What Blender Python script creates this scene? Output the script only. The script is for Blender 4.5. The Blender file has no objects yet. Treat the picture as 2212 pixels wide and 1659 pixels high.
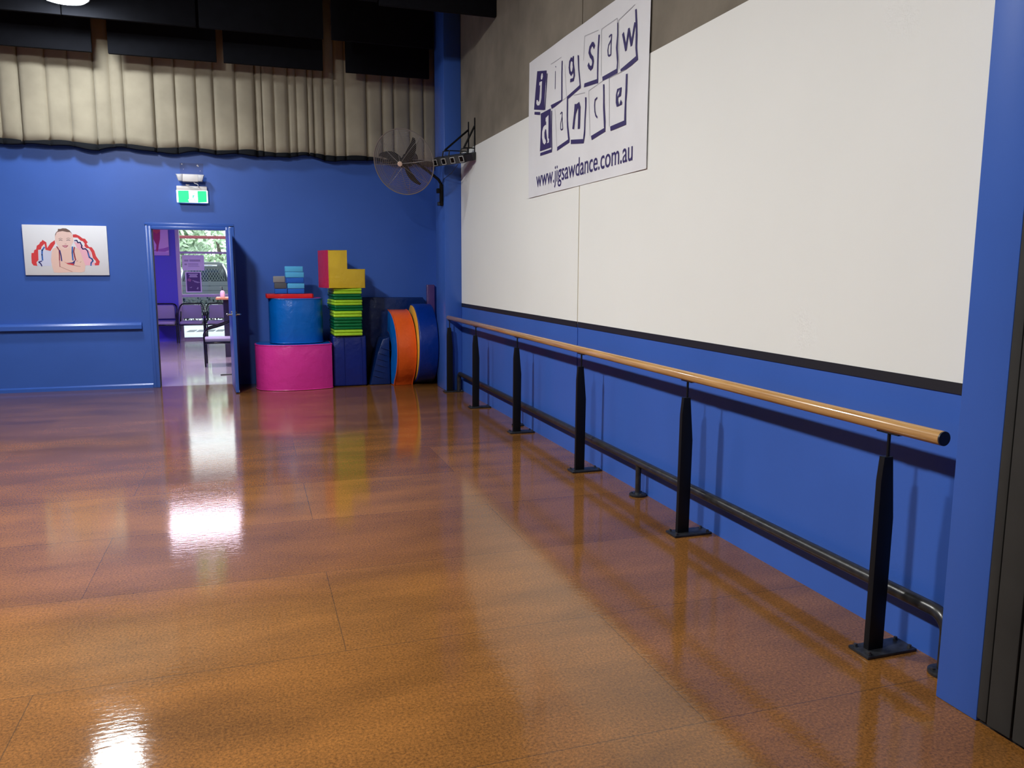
import bpy, bmesh, math, random
from mathutils import Vector, Matrix
random.seed(7)
SC = bpy.context.scene
COL = SC.collection
R = math.radians
PI = math.pi
LAMP_A, LAMP_B, LAMP_C, PANEL_E, STRIP_E, SKY_E, EXPO = 145, 620, 490, 21, 60, 3.6, 0.0
# flat print artwork: (polygon or stroke, ink, outline in metres on the sheet, stroke width)
BANNER_ART = [["s","g",[[0.546,1.054],[0.793,1.05]],0.005],["s","g",[[1.241,0.922],[1.258,1.091],[1.514,1.065]],0.005],["s","g",[[1.578,0.739],[1.567,1.057],[1.822,1.061],[1.825,1.031]],0.005],["s","g",[[1.87,0.714],[1.843,1.041],[2.086,1.07]],0.005],["s","g",[[1.057,0.704],[1.276,0.679]],0.005],["s","g",[[1.384,0.349],[1.347,0.678],[1.605,0.693]],0.005],["s","g",[[1.729,0.36],[1.716,0.69],[1.978,0.688]],0.005],["s","g",[[0.713,0.36],[0.656,0.672]],0.004],["s","g",[[0.82,0.709],[0.916,0.718]],0.004],["s","g",[[0.906,0.73],[0.868,0.974]],0.004],["p","v",[[0.22,1.071],[0.45,1.026],[0.418,0.9],[0.398,0.71],[0.15,0.759],[0.177,0.889],[0.195,0.968]],0],["p","v",[[0.453,1.0],[0.471,0.996],[0.441,0.836],[0.426,0.707],[0.404,0.711],[0.427,0.839],[0.438,0.946]],0],["p","v",[[0.166,0.738],[0.309,0.711],[0.307,0.685],[0.164,0.714]],0],["p","v",[[0.799,1.02],[0.821,1.018],[0.817,0.921],[0.82,0.707],[0.795,0.717],[0.793,0.926]],0],["p","v",[[0.554,0.722],[0.795,0.72],[0.82,0.707],[0.721,0.697],[0.651,0.691],[0.578,0.688]],0],["s","v",[[0.654,0.971],[0.653,0.835]],0.01],["p","v",[[0.653,1.014],[0.669,1.011],[0.673,1.001],[0.657,1.003]],0],["p","v",[[1.125,0.986],[1.151,0.979],[1.16,0.878],[1.193,0.742],[1.19,0.728],[1.165,0.738],[1.169,0.764],[1.138,0.883]],0],["p","v",[[0.916,0.72],[1.169,0.756],[1.192,0.731],[0.926,0.695]],0],["p","v",[[0.918,0.72],[0.943,0.701],[0.944,0.535],[0.956,0.48],[0.986,0.384],[0.983,0.357],[0.955,0.387],[0.927,0.484],[0.918,0.575]],0],["s","v",[[1.04,0.991],[1.042,0.938],[1.057,0.891],[1.063,0.85],[1.046,0.823],[0.991,0.828]],0.026],["s","v",[[1.036,0.969],[0.999,0.988],[0.972,0.971],[0.964,0.935],[0.975,0.896],[1.003,0.873],[1.03,0.884],[1.047,0.92]],0.026],["p","v",[[1.518,1.032],[1.542,1.027],[1.529,0.941],[1.525,0.837],[1.525,0.694],[1.505,0.698],[1.503,0.843],[1.507,0.946]],0],["p","v",[[1.264,0.749],[1.504,0.729],[1.527,0.73],[1.524,0.697],[1.257,0.721]],0],["s","v",[[1.444,0.969],[1.424,0.991],[1.402,0.997],[1.366,0.981],[1.353,0.953],[1.377,0.922],[1.415,0.895],[1.427,0.867],[1.413,0.835],[1.386,0.829],[1.353,0.849],[1.338,0.867]],0.03],["p","v",[[1.824,1.032],[1.836,1.025],[1.843,0.945],[1.841,0.863],[1.854,0.794],[1.849,0.694],[1.829,0.7],[1.838,0.765],[1.816,0.869],[1.828,0.948]],0],["p","v",[[1.6,0.723],[1.832,0.726],[1.849,0.694],[1.703,0.691],[1.606,0.694]],0],["s","v",[[1.702,0.97],[1.73,0.976],[1.74,0.972],[1.736,0.943],[1.696,0.916],[1.685,0.885],[1.691,0.853],[1.704,0.841],[1.735,0.842],[1.735,0.906],[1.738,0.945]],0.012],["p","v",[[2.095,1.036],[2.116,1.036],[2.132,0.946],[2.14,0.866],[2.141,0.788],[2.16,0.708],[2.13,0.734],[2.116,0.794],[2.113,0.905]],0],["p","v",[[1.896,0.708],[2.13,0.738],[2.16,0.708],[2.07,0.694],[1.989,0.687],[1.901,0.691]],0],["s","v",[[1.921,0.93],[1.971,0.819],[2.007,0.936],[2.054,0.829],[2.098,0.949]],0.026],["p","v",[[0.324,0.694],[0.556,0.696],[0.56,0.563],[0.574,0.374],[0.315,0.377],[0.331,0.561]],0],["p","v",[[0.587,0.672],[0.591,0.52],[0.605,0.368],[0.597,0.333],[0.322,0.337],[0.325,0.362],[0.586,0.359],[0.57,0.523],[0.571,0.673]],0],["p","v",[[0.724,0.357],[0.974,0.386],[0.983,0.356],[0.72,0.326]],0],["s","v",[[0.782,0.611],[0.812,0.62],[0.823,0.613],[0.814,0.575],[0.79,0.532],[0.793,0.491],[0.81,0.481],[0.84,0.484],[0.828,0.544],[0.819,0.585]],0.01],["p","v",[[1.279,0.645],[1.308,0.639],[1.306,0.574],[1.293,0.476],[1.289,0.375],[1.265,0.31],[1.253,0.346],[1.269,0.412],[1.271,0.479],[1.284,0.578]],0],["p","v",[[1.013,0.373],[1.253,0.343],[1.263,0.309],[1.012,0.34]],0],["s","v",[[1.093,0.62],[1.086,0.573],[1.057,0.458]],0.036],["s","v",[[1.086,0.566],[1.126,0.607],[1.155,0.612],[1.171,0.585],[1.165,0.444]],0.04],["p","v",[[1.616,0.668],[1.638,0.664],[1.644,0.585],[1.645,0.536],[1.666,0.401],[1.664,0.336],[1.641,0.369],[1.622,0.508],[1.621,0.606]],0],["p","v",[[1.406,0.342],[1.657,0.362],[1.667,0.333],[1.421,0.31]],0],["s","v",[[1.51,0.595],[1.473,0.587],[1.466,0.553],[1.472,0.508],[1.491,0.475],[1.517,0.457]],0.014],["p","v",[[1.984,0.657],[2.009,0.655],[2.008,0.544],[1.998,0.469],[1.999,0.376],[2.002,0.325],[1.971,0.356],[1.976,0.473],[1.982,0.565]],0],["p","v",[[1.747,0.355],[1.975,0.358],[2.002,0.326],[1.754,0.323]],0],["p","v",[[1.852,0.588],[1.922,0.586],[1.911,0.53],[1.87,0.528],[1.867,0.507],[1.888,0.473],[1.912,0.506],[1.932,0.485],[1.929,0.47],[1.849,0.469],[1.832,0.501],[1.833,0.551]],0],["p","w",[[0.316,1.006],[0.332,1.026],[0.356,1.023],[0.364,0.995],[0.344,0.974],[0.316,0.982]],0],["p","w",[[0.283,0.965],[0.345,0.961],[0.335,0.824],[0.316,0.787],[0.283,0.771],[0.237,0.779],[0.211,0.801],[0.218,0.828],[0.247,0.822],[0.261,0.804],[0.282,0.808],[0.297,0.887],[0.301,0.935],[0.276,0.94]],0],["p","w",[[0.443,0.637],[0.509,0.65],[0.513,0.457],[0.53,0.452],[0.527,0.422],[0.474,0.422],[0.462,0.434],[0.423,0.419],[0.388,0.44],[0.364,0.487],[0.366,0.537],[0.393,0.571],[0.435,0.581],[0.458,0.576],[0.457,0.606],[0.444,0.608]],0],["p","w",[[1.89,0.577],[1.884,0.554],[1.862,0.536],[1.863,0.558]],0],["p","V2",[[0.437,0.545],[0.457,0.541],[0.461,0.464],[0.439,0.458],[0.421,0.482],[0.418,0.521]],0]]
PICTURE_ART = [["p","lav",[[-0.298,0.002],[-0.152,-0.005],[-0.176,-0.185],[-0.323,-0.185],[-0.301,-0.095]],0],["p","pnk",[[0.084,0.108],[0.133,0.091],[0.163,0.075],[0.213,0.024],[0.258,-0.009],[0.268,-0.09],[0.302,-0.171],[0.185,-0.176],[0.147,-0.049]],0],["p","red",[[-0.373,-0.033],[-0.351,-0.032],[-0.341,0.003],[-0.322,0.01],[-0.311,0.054],[-0.285,0.073],[-0.272,0.098],[-0.255,0.107],[-0.248,0.124],[-0.209,0.095],[-0.204,0.028],[-0.164,0.087],[-0.118,0.121],[-0.115,0.084],[-0.171,-0.007],[-0.223,0.007],[-0.229,0.078],[-0.261,0.044],[-0.271,0.01],[-0.301,0.006],[-0.306,-0.116],[-0.329,-0.141],[-0.323,-0.185],[-0.363,-0.179],[-0.38,-0.15],[-0.378,-0.075]],0],["p","red",[[0.078,0.192],[0.113,0.195],[0.15,0.176],[0.183,0.147],[0.209,0.143],[0.236,0.101],[0.221,0.084],[0.246,0.046],[0.276,0.042],[0.301,-0.0],[0.316,-0.064],[0.353,-0.128],[0.341,-0.173],[0.298,-0.176],[0.295,-0.15],[0.311,-0.141],[0.309,-0.12],[0.28,-0.086],[0.269,-0.018],[0.245,0.029],[0.214,0.033],[0.196,0.058],[0.202,0.084],[0.184,0.113],[0.158,0.121],[0.129,0.155],[0.08,0.158]],0],["s","blu",[[-0.234,0.036],[-0.259,0.002],[-0.264,-0.053],[-0.263,-0.116]],0.017],["s","nav",[[-0.272,-0.128],[-0.304,-0.139],[-0.283,-0.162],[-0.276,-0.185]],0.013],["s","nav",[[0.096,0.12],[0.118,0.123],[0.129,0.095],[0.153,0.1],[0.169,0.062],[0.164,0.041],[0.178,0.02],[0.206,0.024],[0.227,-0.001],[0.233,-0.035]],0.014],["s","blu",[[0.233,-0.035],[0.242,-0.078],[0.271,-0.099],[0.278,-0.12],[0.257,-0.146],[0.253,-0.176]],0.016],["p","skn",[[-0.146,0.02],[-0.084,0.046],[0.064,0.04],[0.099,0.04],[0.136,0.015],[0.158,-0.049],[0.174,-0.112],[0.193,-0.176],[0.18,-0.249],[0.141,-0.26],[0.064,-0.256],[-0.09,-0.265],[-0.151,-0.261],[-0.165,-0.199],[-0.173,-0.115],[-0.16,-0.022]],0],["s","mar",[[-0.101,0.046],[-0.079,0.004],[-0.079,-0.051],[-0.082,-0.114]],0.012],["s","mar",[[-0.082,-0.114],[-0.083,-0.195]],0.007],["s","nav",[[-0.072,-0.0],[-0.063,-0.059],[-0.059,-0.123]],0.013],["s","mar",[[0.087,0.04],[0.076,-0.011],[0.084,-0.07],[0.091,-0.113]],0.014],["s","blu",[[0.066,0.044],[0.06,-0.028],[0.062,-0.113]],0.016],["p","nav",[[-0.013,-0.15],[0.052,-0.141],[0.091,-0.107],[0.069,-0.175],[0.005,-0.16]],0],["p","red",[[-0.042,-0.127],[-0.006,-0.15],[0.067,-0.154],[0.065,-0.177],[0.001,-0.162]],0],["s","shd",[[-0.085,-0.19],[-0.033,-0.216],[0.045,-0.252]],0.005],["s","shd",[[0.099,-0.134],[0.115,-0.117]],0.004],["s","shd",[[0.135,-0.142],[0.151,-0.13]],0.004],["s","shd",[[0.069,-0.177],[0.138,-0.189]],0.004],["p","hed",[[-0.006,0.264],[0.04,0.246],[0.071,0.2],[0.083,0.141],[0.084,0.112],[0.058,0.061],[0.013,0.022],[-0.022,0.013],[-0.059,0.025],[-0.094,0.067],[-0.113,0.117],[-0.113,0.168],[-0.095,0.218],[-0.062,0.248]],0],["p","hai",[[-0.095,0.216],[-0.079,0.227],[-0.073,0.256],[-0.047,0.255],[-0.023,0.264],[0.014,0.262],[0.051,0.238],[0.077,0.196],[0.053,0.219],[0.019,0.22],[-0.026,0.23],[-0.064,0.223],[-0.091,0.212],[-0.11,0.163],[-0.107,0.193]],0],["s","eye",[[-0.071,0.12],[-0.054,0.126],[-0.037,0.119]],0.006],["s","eye",[[0.009,0.121],[0.028,0.126],[0.047,0.122]],0.006],["p","mar",[[-0.045,0.057],[-0.011,0.063],[0.024,0.061],[0.003,0.038],[-0.02,0.038]],0],["p","pnk",[[-0.034,0.055],[0.012,0.057],[-0.0,0.046],[-0.019,0.046]],0],["s","shd",[[-0.013,0.079],[0.004,0.079]],0.004],["s","hai",[[-0.074,0.139],[-0.054,0.145],[-0.034,0.139]],0.004],["s","hai",[[0.01,0.142],[0.03,0.148],[0.05,0.143]],0.004]]
EXIT_ART = [["p","grn",[[-0.161,0.04],[-0.037,0.044],[-0.037,-0.059],[-0.049,-0.066],[-0.036,-0.099],[-0.159,-0.103]],0],["p","grn",[[0.064,0.043],[0.168,0.046],[0.168,-0.09],[0.065,-0.1]],0],["p","tea",[[0.006,-0.01],[0.025,-0.007],[0.027,-0.018],[0.015,-0.041],[-0.0,-0.04]],0],["s","tea",[[0.006,-0.039],[-0.003,-0.06],[-0.036,-0.062]],0.005],["s","tea",[[0.009,-0.037],[0.025,-0.066],[0.037,-0.091]],0.006],["s","tea",[[0.025,-0.012],[0.042,-0.02],[0.062,-0.019]],0.004],["s","tea",[[0.008,-0.011],[-0.01,-0.015],[-0.017,-0.029]],0.004],["p","tea",[[0.018,0.012],[0.023,0.016],[0.029,0.012],[0.027,0.004],[0.02,0.002]],0]]

# ------------------------------------------------------------------ materials
def mat(name, col, rough=.5, metal=0., spec=.5, coat=0., coatr=.05, emit=None, es=0., noise=None, bump=None, sheen=0.):
    """noise=(scale, amount) varies the base colour, bump=(scale, strength, distance) roughens the surface"""
    m = bpy.data.materials.new(name); m.use_nodes = True
    nt = m.node_tree; b = nt.nodes['Principled BSDF']
    c = (*col, 1)
    b.inputs['Base Color'].default_value = c
    b.inputs['Roughness'].default_value = rough
    b.inputs['Metallic'].default_value = metal
    b.inputs['Specular IOR Level'].default_value = spec
    b.inputs['Coat Weight'].default_value = coat
    b.inputs['Coat Roughness'].default_value = coatr
    b.inputs['Sheen Weight'].default_value = sheen
    if emit:
        b.inputs['Emission Color'].default_value = (*emit, 1)
        b.inputs['Emission Strength'].default_value = es
    geo = nt.nodes.new('ShaderNodeNewGeometry') if (noise or bump) else None
    if noise:
        n = nt.nodes.new('ShaderNodeTexNoise'); n.inputs['Scale'].default_value = noise[0]; n.inputs['Detail'].default_value = 5
        nt.links.new(geo.outputs['Position'], n.inputs['Vector'])
        mr = nt.nodes.new('ShaderNodeMapRange')
        mr.inputs['From Min'].default_value = .3; mr.inputs['From Max'].default_value = .7
        mr.inputs['To Min'].default_value = 1 - noise[1]; mr.inputs['To Max'].default_value = 1 + noise[1]
        nt.links.new(n.outputs['Fac'], mr.inputs['Value'])
        mx = nt.nodes.new('ShaderNodeMix'); mx.data_type = 'RGBA'; mx.blend_type = 'MULTIPLY'
        mx.inputs['Factor'].default_value = 1
        mx.inputs['A'].default_value = c
        nt.links.new(mr.outputs['Result'], mx.inputs['B'])
        nt.links.new(mx.outputs['Result'], b.inputs['Base Color'])
    if bump:
        n2 = nt.nodes.new('ShaderNodeTexNoise'); n2.inputs['Scale'].default_value = bump[0]; n2.inputs['Detail'].default_value = 4
        nt.links.new(geo.outputs['Position'], n2.inputs['Vector'])
        bp = nt.nodes.new('ShaderNodeBump'); bp.inputs['Strength'].default_value = bump[1]; bp.inputs['Distance'].default_value = bump[2]
        nt.links.new(n2.outputs['Fac'], bp.inputs['Height'])
        nt.links.new(bp.outputs['Normal'], b.inputs['Normal'])
    return m

def srgb(r, g, b):
    f = lambda v: (v/255/12.92) if v/255 <= .04045 else ((v/255+.055)/1.055)**2.4
    return (f(r), f(g), f(b))

def floor_mat():
    m = bpy.data.materials.new('stained_particleboard'); m.use_nodes = True
    nt = m.node_tree; N = nt.nodes.new; L = nt.links.new; b = nt.nodes['Principled BSDF']
    geo = N('ShaderNodeNewGeometry')
    mp = N('ShaderNodeMapping'); mp.inputs['Location'].default_value = (-.305, -2.15, 0)
    L(geo.outputs['Position'], mp.inputs['Vector'])
    br = N('ShaderNodeTexBrick'); br.offset = .5; br.offset_frequency = 2; br.squash = 1
    br.inputs['Scale'].default_value = 1; br.inputs['Brick Width'].default_value = 2.19; br.inputs['Row Height'].default_value = .875
    br.inputs['Mortar Size'].default_value = .0026; br.inputs['Mortar Smooth'].default_value = .3; br.inputs['Bias'].default_value = 0
    br.inputs['Color1'].default_value = (.212, .086, .018, 1); br.inputs['Color2'].default_value = (.162, .063, .013, 1)
    br.inputs['Mortar'].default_value = (.105, .048, .015, 1)
    L(mp.outputs['Vector'], br.inputs['Vector'])
    # long smears of the stain along the sheets
    m2 = N('ShaderNodeMapping'); m2.inputs['Scale'].default_value = (.7, 1.9, 1); L(geo.outputs['Position'], m2.inputs['Vector'])
    n1 = N('ShaderNodeTexNoise'); n1.inputs['Scale'].default_value = 1.7; n1.inputs['Detail'].default_value = 6; n1.inputs['Roughness'].default_value = .55
    L(m2.outputs['Vector'], n1.inputs['Vector'])
    r1 = N('ShaderNodeMapRange'); r1.inputs['From Min'].default_value = .3; r1.inputs['From Max'].default_value = .72; r1.inputs['To Min'].default_value = .70; r1.inputs['To Max'].default_value = 1.28
    L(n1.outputs['Fac'], r1.inputs['Value'])
    # chips
    n2 = N('ShaderNodeTexNoise'); n2.inputs['Scale'].default_value = 100; n2.inputs['Detail'].default_value = 8; n2.inputs['Roughness'].default_value = .75
    L(geo.outputs['Position'], n2.inputs['Vector'])
    r2 = N('ShaderNodeMapRange'); r2.inputs['From Min'].default_value = .36; r2.inputs['From Max'].default_value = .64; r2.inputs['To Min'].default_value = .50; r2.inputs['To Max'].default_value = 1.55
    L(n2.outputs['Fac'], r2.inputs['Value'])
    mu = N('ShaderNodeMath'); mu.operation = 'MULTIPLY'; L(r1.outputs[0], mu.inputs[0]); L(r2.outputs[0], mu.inputs[1])
    mx = N('ShaderNodeMix'); mx.data_type = 'RGBA'; mx.blend_type = 'MULTIPLY'; mx.inputs['Factor'].default_value = 1
    L(br.outputs['Color'], mx.inputs['A']); L(mu.outputs[0], mx.inputs['B'])
    # pale flecks
    v = N('ShaderNodeTexVoronoi'); v.inputs['Scale'].default_value = 70; L(geo.outputs['Position'], v.inputs['Vector'])
    rv = N('ShaderNodeMapRange'); rv.inputs['From Min'].default_value = .12; rv.inputs['From Max'].default_value = .04; rv.inputs['To Min'].default_value = 0; rv.inputs['To Max'].default_value = .5
    L(v.outputs['Distance'], rv.inputs['Value'])
    m3 = N('ShaderNodeMix'); m3.data_type = 'RGBA'; L(rv.outputs[0], m3.inputs['Factor']); L(mx.outputs['Result'], m3.inputs['A']); m3.inputs['B'].default_value = (.42, .22, .07, 1)
    L(m3.outputs['Result'], b.inputs['Base Color'])
    b.inputs['Roughness'].default_value = .6; b.inputs['Specular IOR Level'].default_value = .08
    b.inputs['Coat Weight'].default_value = 1; b.inputs['Coat IOR'].default_value = 1.5
    n4 = N('ShaderNodeTexNoise'); n4.inputs['Scale'].default_value = 9; n4.inputs['Detail'].default_value = 6; L(m2.outputs['Vector'], n4.inputs['Vector'])
    r4 = N('ShaderNodeMapRange'); r4.inputs['To Min'].default_value = .035; r4.inputs['To Max'].default_value = .115; L(n4.outputs['Fac'], r4.inputs['Value'])
    L(r4.outputs[0], b.inputs['Coat Roughness'])
    n3 = N('ShaderNodeTexNoise'); n3.inputs['Scale'].default_value = 30; n3.inputs['Detail'].default_value = 5; L(m2.outputs['Vector'], n3.inputs['Vector'])
    bp = N('ShaderNodeBump'); bp.inputs['Strength'].default_value = .11; bp.inputs['Distance'].default_value = .004
    L(n3.outputs['Fac'], bp.inputs['Height']); L(bp.outputs['Normal'], b.inputs['Coat Normal'])
    return m

def glass_mat():
    m = bpy.data.materials.new('window_glass'); m.use_nodes = True
    nt = m.node_tree; nt.nodes.remove(nt.nodes['Principled BSDF'])
    out = nt.nodes['Material Output']
    t = nt.nodes.new('ShaderNodeBsdfTransparent'); g = nt.nodes.new('ShaderNodeBsdfGlossy'); g.inputs['Roughness'].default_value = .02
    t.inputs['Color'].default_value = (.93, .96, .95, 1)
    fr = nt.nodes.new('ShaderNodeFresnel'); fr.inputs['IOR'].default_value = 1.5
    mx = nt.nodes.new('ShaderNodeMixShader')
    nt.links.new(fr.outputs[0], mx.inputs[0]); nt.links.new(t.outputs[0], mx.inputs[1]); nt.links.new(g.outputs[0], mx.inputs[2])
    nt.links.new(mx.outputs[0], out.inputs['Surface'])
    return m

M = {}
M['blue'] = mat('blue_wall_paint', (.040, .114, .445), .42, spec=.35, noise=(1.3, .06), bump=(30, .06, .004))
M['bluetrim'] = mat('blue_gloss_paint', (.042, .119, .465), .28, spec=.5)
M['concrete'] = mat('raw_concrete', (.20, .175, .138), .85, spec=.2, noise=(2.2, .22), bump=(18, .25, .006))
M['screen'] = mat('white_screen_paint', (.78, .785, .75), .6, spec=.25, noise=(.6, .025), bump=(14, .05, .003))
M['cream'] = mat('joint_sealant', (.72, .66, .48), .7)
M['strip'] = mat('black_strip_paint', (.012, .012, .016), .45)
M['black'] = mat('black_ceiling_paint', (.004, .0045, .006), .85, spec=.1)
M['baffle'] = mat('black_acoustic_panel', (.005, .0055, .008), .9, spec=.12, noise=(9, .15), bump=(60, .2, .003))
M['floor'] = floor_mat()
M['curtain'] = mat('beige_curtain_cloth', (.33, .295, .222), .9, spec=.1, sheen=.2, noise=(3.0, .13), bump=(180, .25, .002))
M['hem'] = mat('black_hem_cloth', (.010, .011, .014), .9, spec=.1)
M['post'] = mat('black_satin_metal', (.005, .005, .006), .5, spec=.25)
M['pipe'] = mat('worn_black_pipe', (.020, .019, .018), .30, spec=.6, noise=(28, .5), bump=(45, .15, .003))
M['plate'] = mat('worn_black_plate', (.018, .019, .022), .35, spec=.5, noise=(40, .6))
M['bolt'] = mat('dull_steel_bolt', (.10, .10, .11), .4, metal=.8)
M['charcoal'] = mat('charcoal_laminate', (.030, .030, .028), .55, spec=.3, noise=(7, .12), bump=(90, .1, .002))
M['groove'] = mat('dark_groove', (.006, .006, .006), .8)
def wood_mat():
    m = mat('varnished_timber', (.55, .31, .115), .22, spec=.5, coat=.6, coatr=.08)
    nt = m.node_tree; b = nt.nodes['Principled BSDF']
    geo = nt.nodes.new('ShaderNodeNewGeometry'); mp = nt.nodes.new('ShaderNodeMapping'); mp.inputs['Scale'].default_value = (40, 1.2, 40)
    n = nt.nodes.new('ShaderNodeTexNoise'); n.inputs['Scale'].default_value = 2.2; n.inputs['Detail'].default_value = 5
    cr = nt.nodes.new('ShaderNodeValToRGB'); cr.color_ramp.elements[0].position = .3; cr.color_ramp.elements[0].color = (.36, .175, .055, 1)
    cr.color_ramp.elements[1].position = .72; cr.color_ramp.elements[1].color = (.58, .34, .13, 1)
    nt.links.new(geo.outputs['Position'], mp.inputs['Vector']); nt.links.new(mp.outputs['Vector'], n.inputs['Vector'])
    nt.links.new(n.outputs['Fac'], cr.inputs['Fac']); nt.links.new(cr.outputs['Color'], b.inputs['Base Color'])
    return m
M['wood'] = wood_mat()
def vinyl(name, c, rough=.32): return mat(name, c, rough, spec=.45, noise=(2.5, .05), bump=(8, .4, .03))
M['pink'] = vinyl('pink_vinyl', srgb(212, 52, 150)); M['vblue'] = vinyl('bright_blue_vinyl', srgb(0, 98, 190)); M['vred'] = vinyl('red_vinyl', srgb(205, 36, 38))
M['crimson'] = vinyl('crimson_vinyl', srgb(190, 34, 66)); M['yellow'] = vinyl('yellow_vinyl', srgb(222, 186, 44)); M['lime'] = vinyl('lime_vinyl', srgb(168, 214, 46))
M['green'] = vinyl('dark_green_vinyl', srgb(0, 104, 54)); M['navy'] = vinyl('navy_vinyl', srgb(16, 34, 112)); M['deepnavy'] = vinyl('deep_navy_vinyl', srgb(12, 40, 96))
M['orange'] = vinyl('orange_vinyl', srgb(226, 92, 30)); M['purple'] = vinyl('dusky_purple_vinyl', srgb(82, 56, 110)); M['amber'] = vinyl('amber_vinyl', srgb(226, 170, 56))
M['royal'] = vinyl('royal_blue_vinyl', srgb(0, 42, 128))
M['bkblue'] = mat('blue_foam', srgb(34, 92, 186), .7, spec=.2, bump=(160, .2, .002)); M['bkcyan'] = mat('sky_blue_foam', srgb(84, 172, 222), .7, spec=.2, bump=(160, .2, .002))
M['bkgrey'] = mat('light_grey_foam', srgb(128, 128, 132), .7, spec=.2, bump=(160, .2, .002)); M['bkdark'] = mat('dark_grey_foam', srgb(84, 86, 92), .7, spec=.2, bump=(160, .2, .002))
M['steel'] = mat('brushed_steel', (.62, .60, .56), .25, metal=1)
M['white'] = mat('white_plastic', (.78, .76, .76), .4)
M['offwhite'] = mat('diffuser_plastic', (.62, .62, .66), .3)
M['seal'] = mat('white_seal', (.75, .75, .78), .5)
M['banner'] = mat('white_banner_vinyl', (.74, .74, .76), .45, spec=.3, noise=(2.5, .04), bump=(3.5, .12, .02))
M['ink'] = mat('purple_print', (.030, .018, .115), .45); M['greyline'] = mat('grey_print', (.40, .40, .43), .5); M['print_white'] = mat('white_print', (.74, .74, .76), .45)
M['lampbody'] = mat('lamp_housing', (.03, .03, .035), .4, metal=.3)
M['grille'] = mat('fan_wire', (.26, .24, .23), .35, metal=.5); M['fanblack'] = mat('fan_black', (.010, .009, .009), .75, spec=.15)
M['hub'] = mat('fan_badge', (.55, .40, .32), .4)
M['fixture'] = mat('light_bar_body', (.045, .048, .050), .45); M['lens'] = mat('light_bar_lens', (.004, .004, .005), .08); M['lensframe'] = mat('lens_frame', (.55, .56, .56), .4)
M['chairfab'] = mat('grey_lilac_upholstery', (.33, .30, .40), .6, bump=(240, .2, .001)); M['chairframe'] = mat('gloss_black_frame', (.008, .008, .010), .12, spec=.6)
M['recwall'] = mat('violet_blue_paint', (.085, .080, .50), .5); M['frame'] = mat('window_frame_paint', (.52, .44, .52), .4)
M['recfloor'] = mat('pale_reception_floor', (.50, .42, .42), .25, spec=.5, coat=.8, coatr=.07, noise=(1.2, .10))
M['recceil'] = mat('reception_ceiling', (.7, .68, .7), .8)
M['glass'] = glass_mat()
M['paper'] = mat('paper', (.78, .70, .80), .6); M['paperink'] = mat('grey_ink', (.42, .36, .46), .6); M['posterpurple'] = mat('poster_purple', (.085, .035, .16), .5); M['posterpink'] = mat('poster_pink', (.35, .12, .25), .5)
M['counter'] = mat('orange_wood_edge', (.62, .27, .12), .35); M['darkpanel'] = mat('dark_panel', (.03, .025, .05), .5)
M['bottle'] = mat('milky_pink_bottle', (.75, .55, .66), .25); M['pump'] = mat('black_pump', (.01, .01, .01), .3)
M['paving'] = mat('pale_paving', (.42, .44, .46), .8, noise=(2, .08)); M['grate'] = mat('dark_grate', (.06, .065, .07), .6)
M['slat'] = mat('grey_fence_slat', (.075, .085, .09), .6); M['leafdark'] = mat('dark_leaf', (.012, .022, .012), .6)
M['leaf'] = mat('pale_leaf', (.50, .62, .42), .6, noise=(4, .5)); M['bark'] = mat('bark', (.12, .09, .06), .9); M['beam'] = mat('dusky_red_beam', (.30, .06, .06), .6)
M['carbody'] = mat('grey_car_paint', (.025, .032, .036), .25, coat=.6); M['carglass'] = mat('dark_car_glass', (.012, .016, .016), .12); M['chrome'] = mat('chrome', (.8, .82, .85), .1, metal=1); M['tyre'] = mat('tyre', (.012, .012, .012), .8)
M['mesh'] = mat('cargo_mesh', (.12, .14, .14), .5); M['taillight'] = mat('red_lens', (.35, .01, .01), .2)
for k, c in dict(lav=(205, 208, 232), pnk=(236, 178, 196), red=(214, 56, 62), blu=(52, 104, 186), nav=(46, 42, 120), skn=(232, 196, 184), mar=(150, 46, 72), shd=(170, 112, 104), hed=(234, 202, 194), hai=(110, 84, 78), eye=(70, 62, 72)).items():
    M['p_'+k] = mat('print_'+{'lav': 'lavender', 'pnk': 'pink', 'red': 'red', 'blu': 'blue', 'nav': 'navy', 'skn': 'skin', 'mar': 'maroon', 'shd': 'shade_line', 'hed': 'face', 'hai': 'hair', 'eye': 'eye'}[k], srgb(*c), .5)
M['canvas'] = mat('canvas_print_white', (.76, .77, .82), .55)
M['x_white'] = mat('lit_sign_white', (.8, .9, .9), .4, emit=(.82, 1, 1), es=1.5); M['x_grn'] = mat('lit_sign_green', (0, .5, .2), .4, emit=(0, .85, .22), es=.9); M['x_tea'] = mat('lit_sign_figure', (.2, .7, .5), .4, emit=(.05, .55, .36), es=.9)

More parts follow.
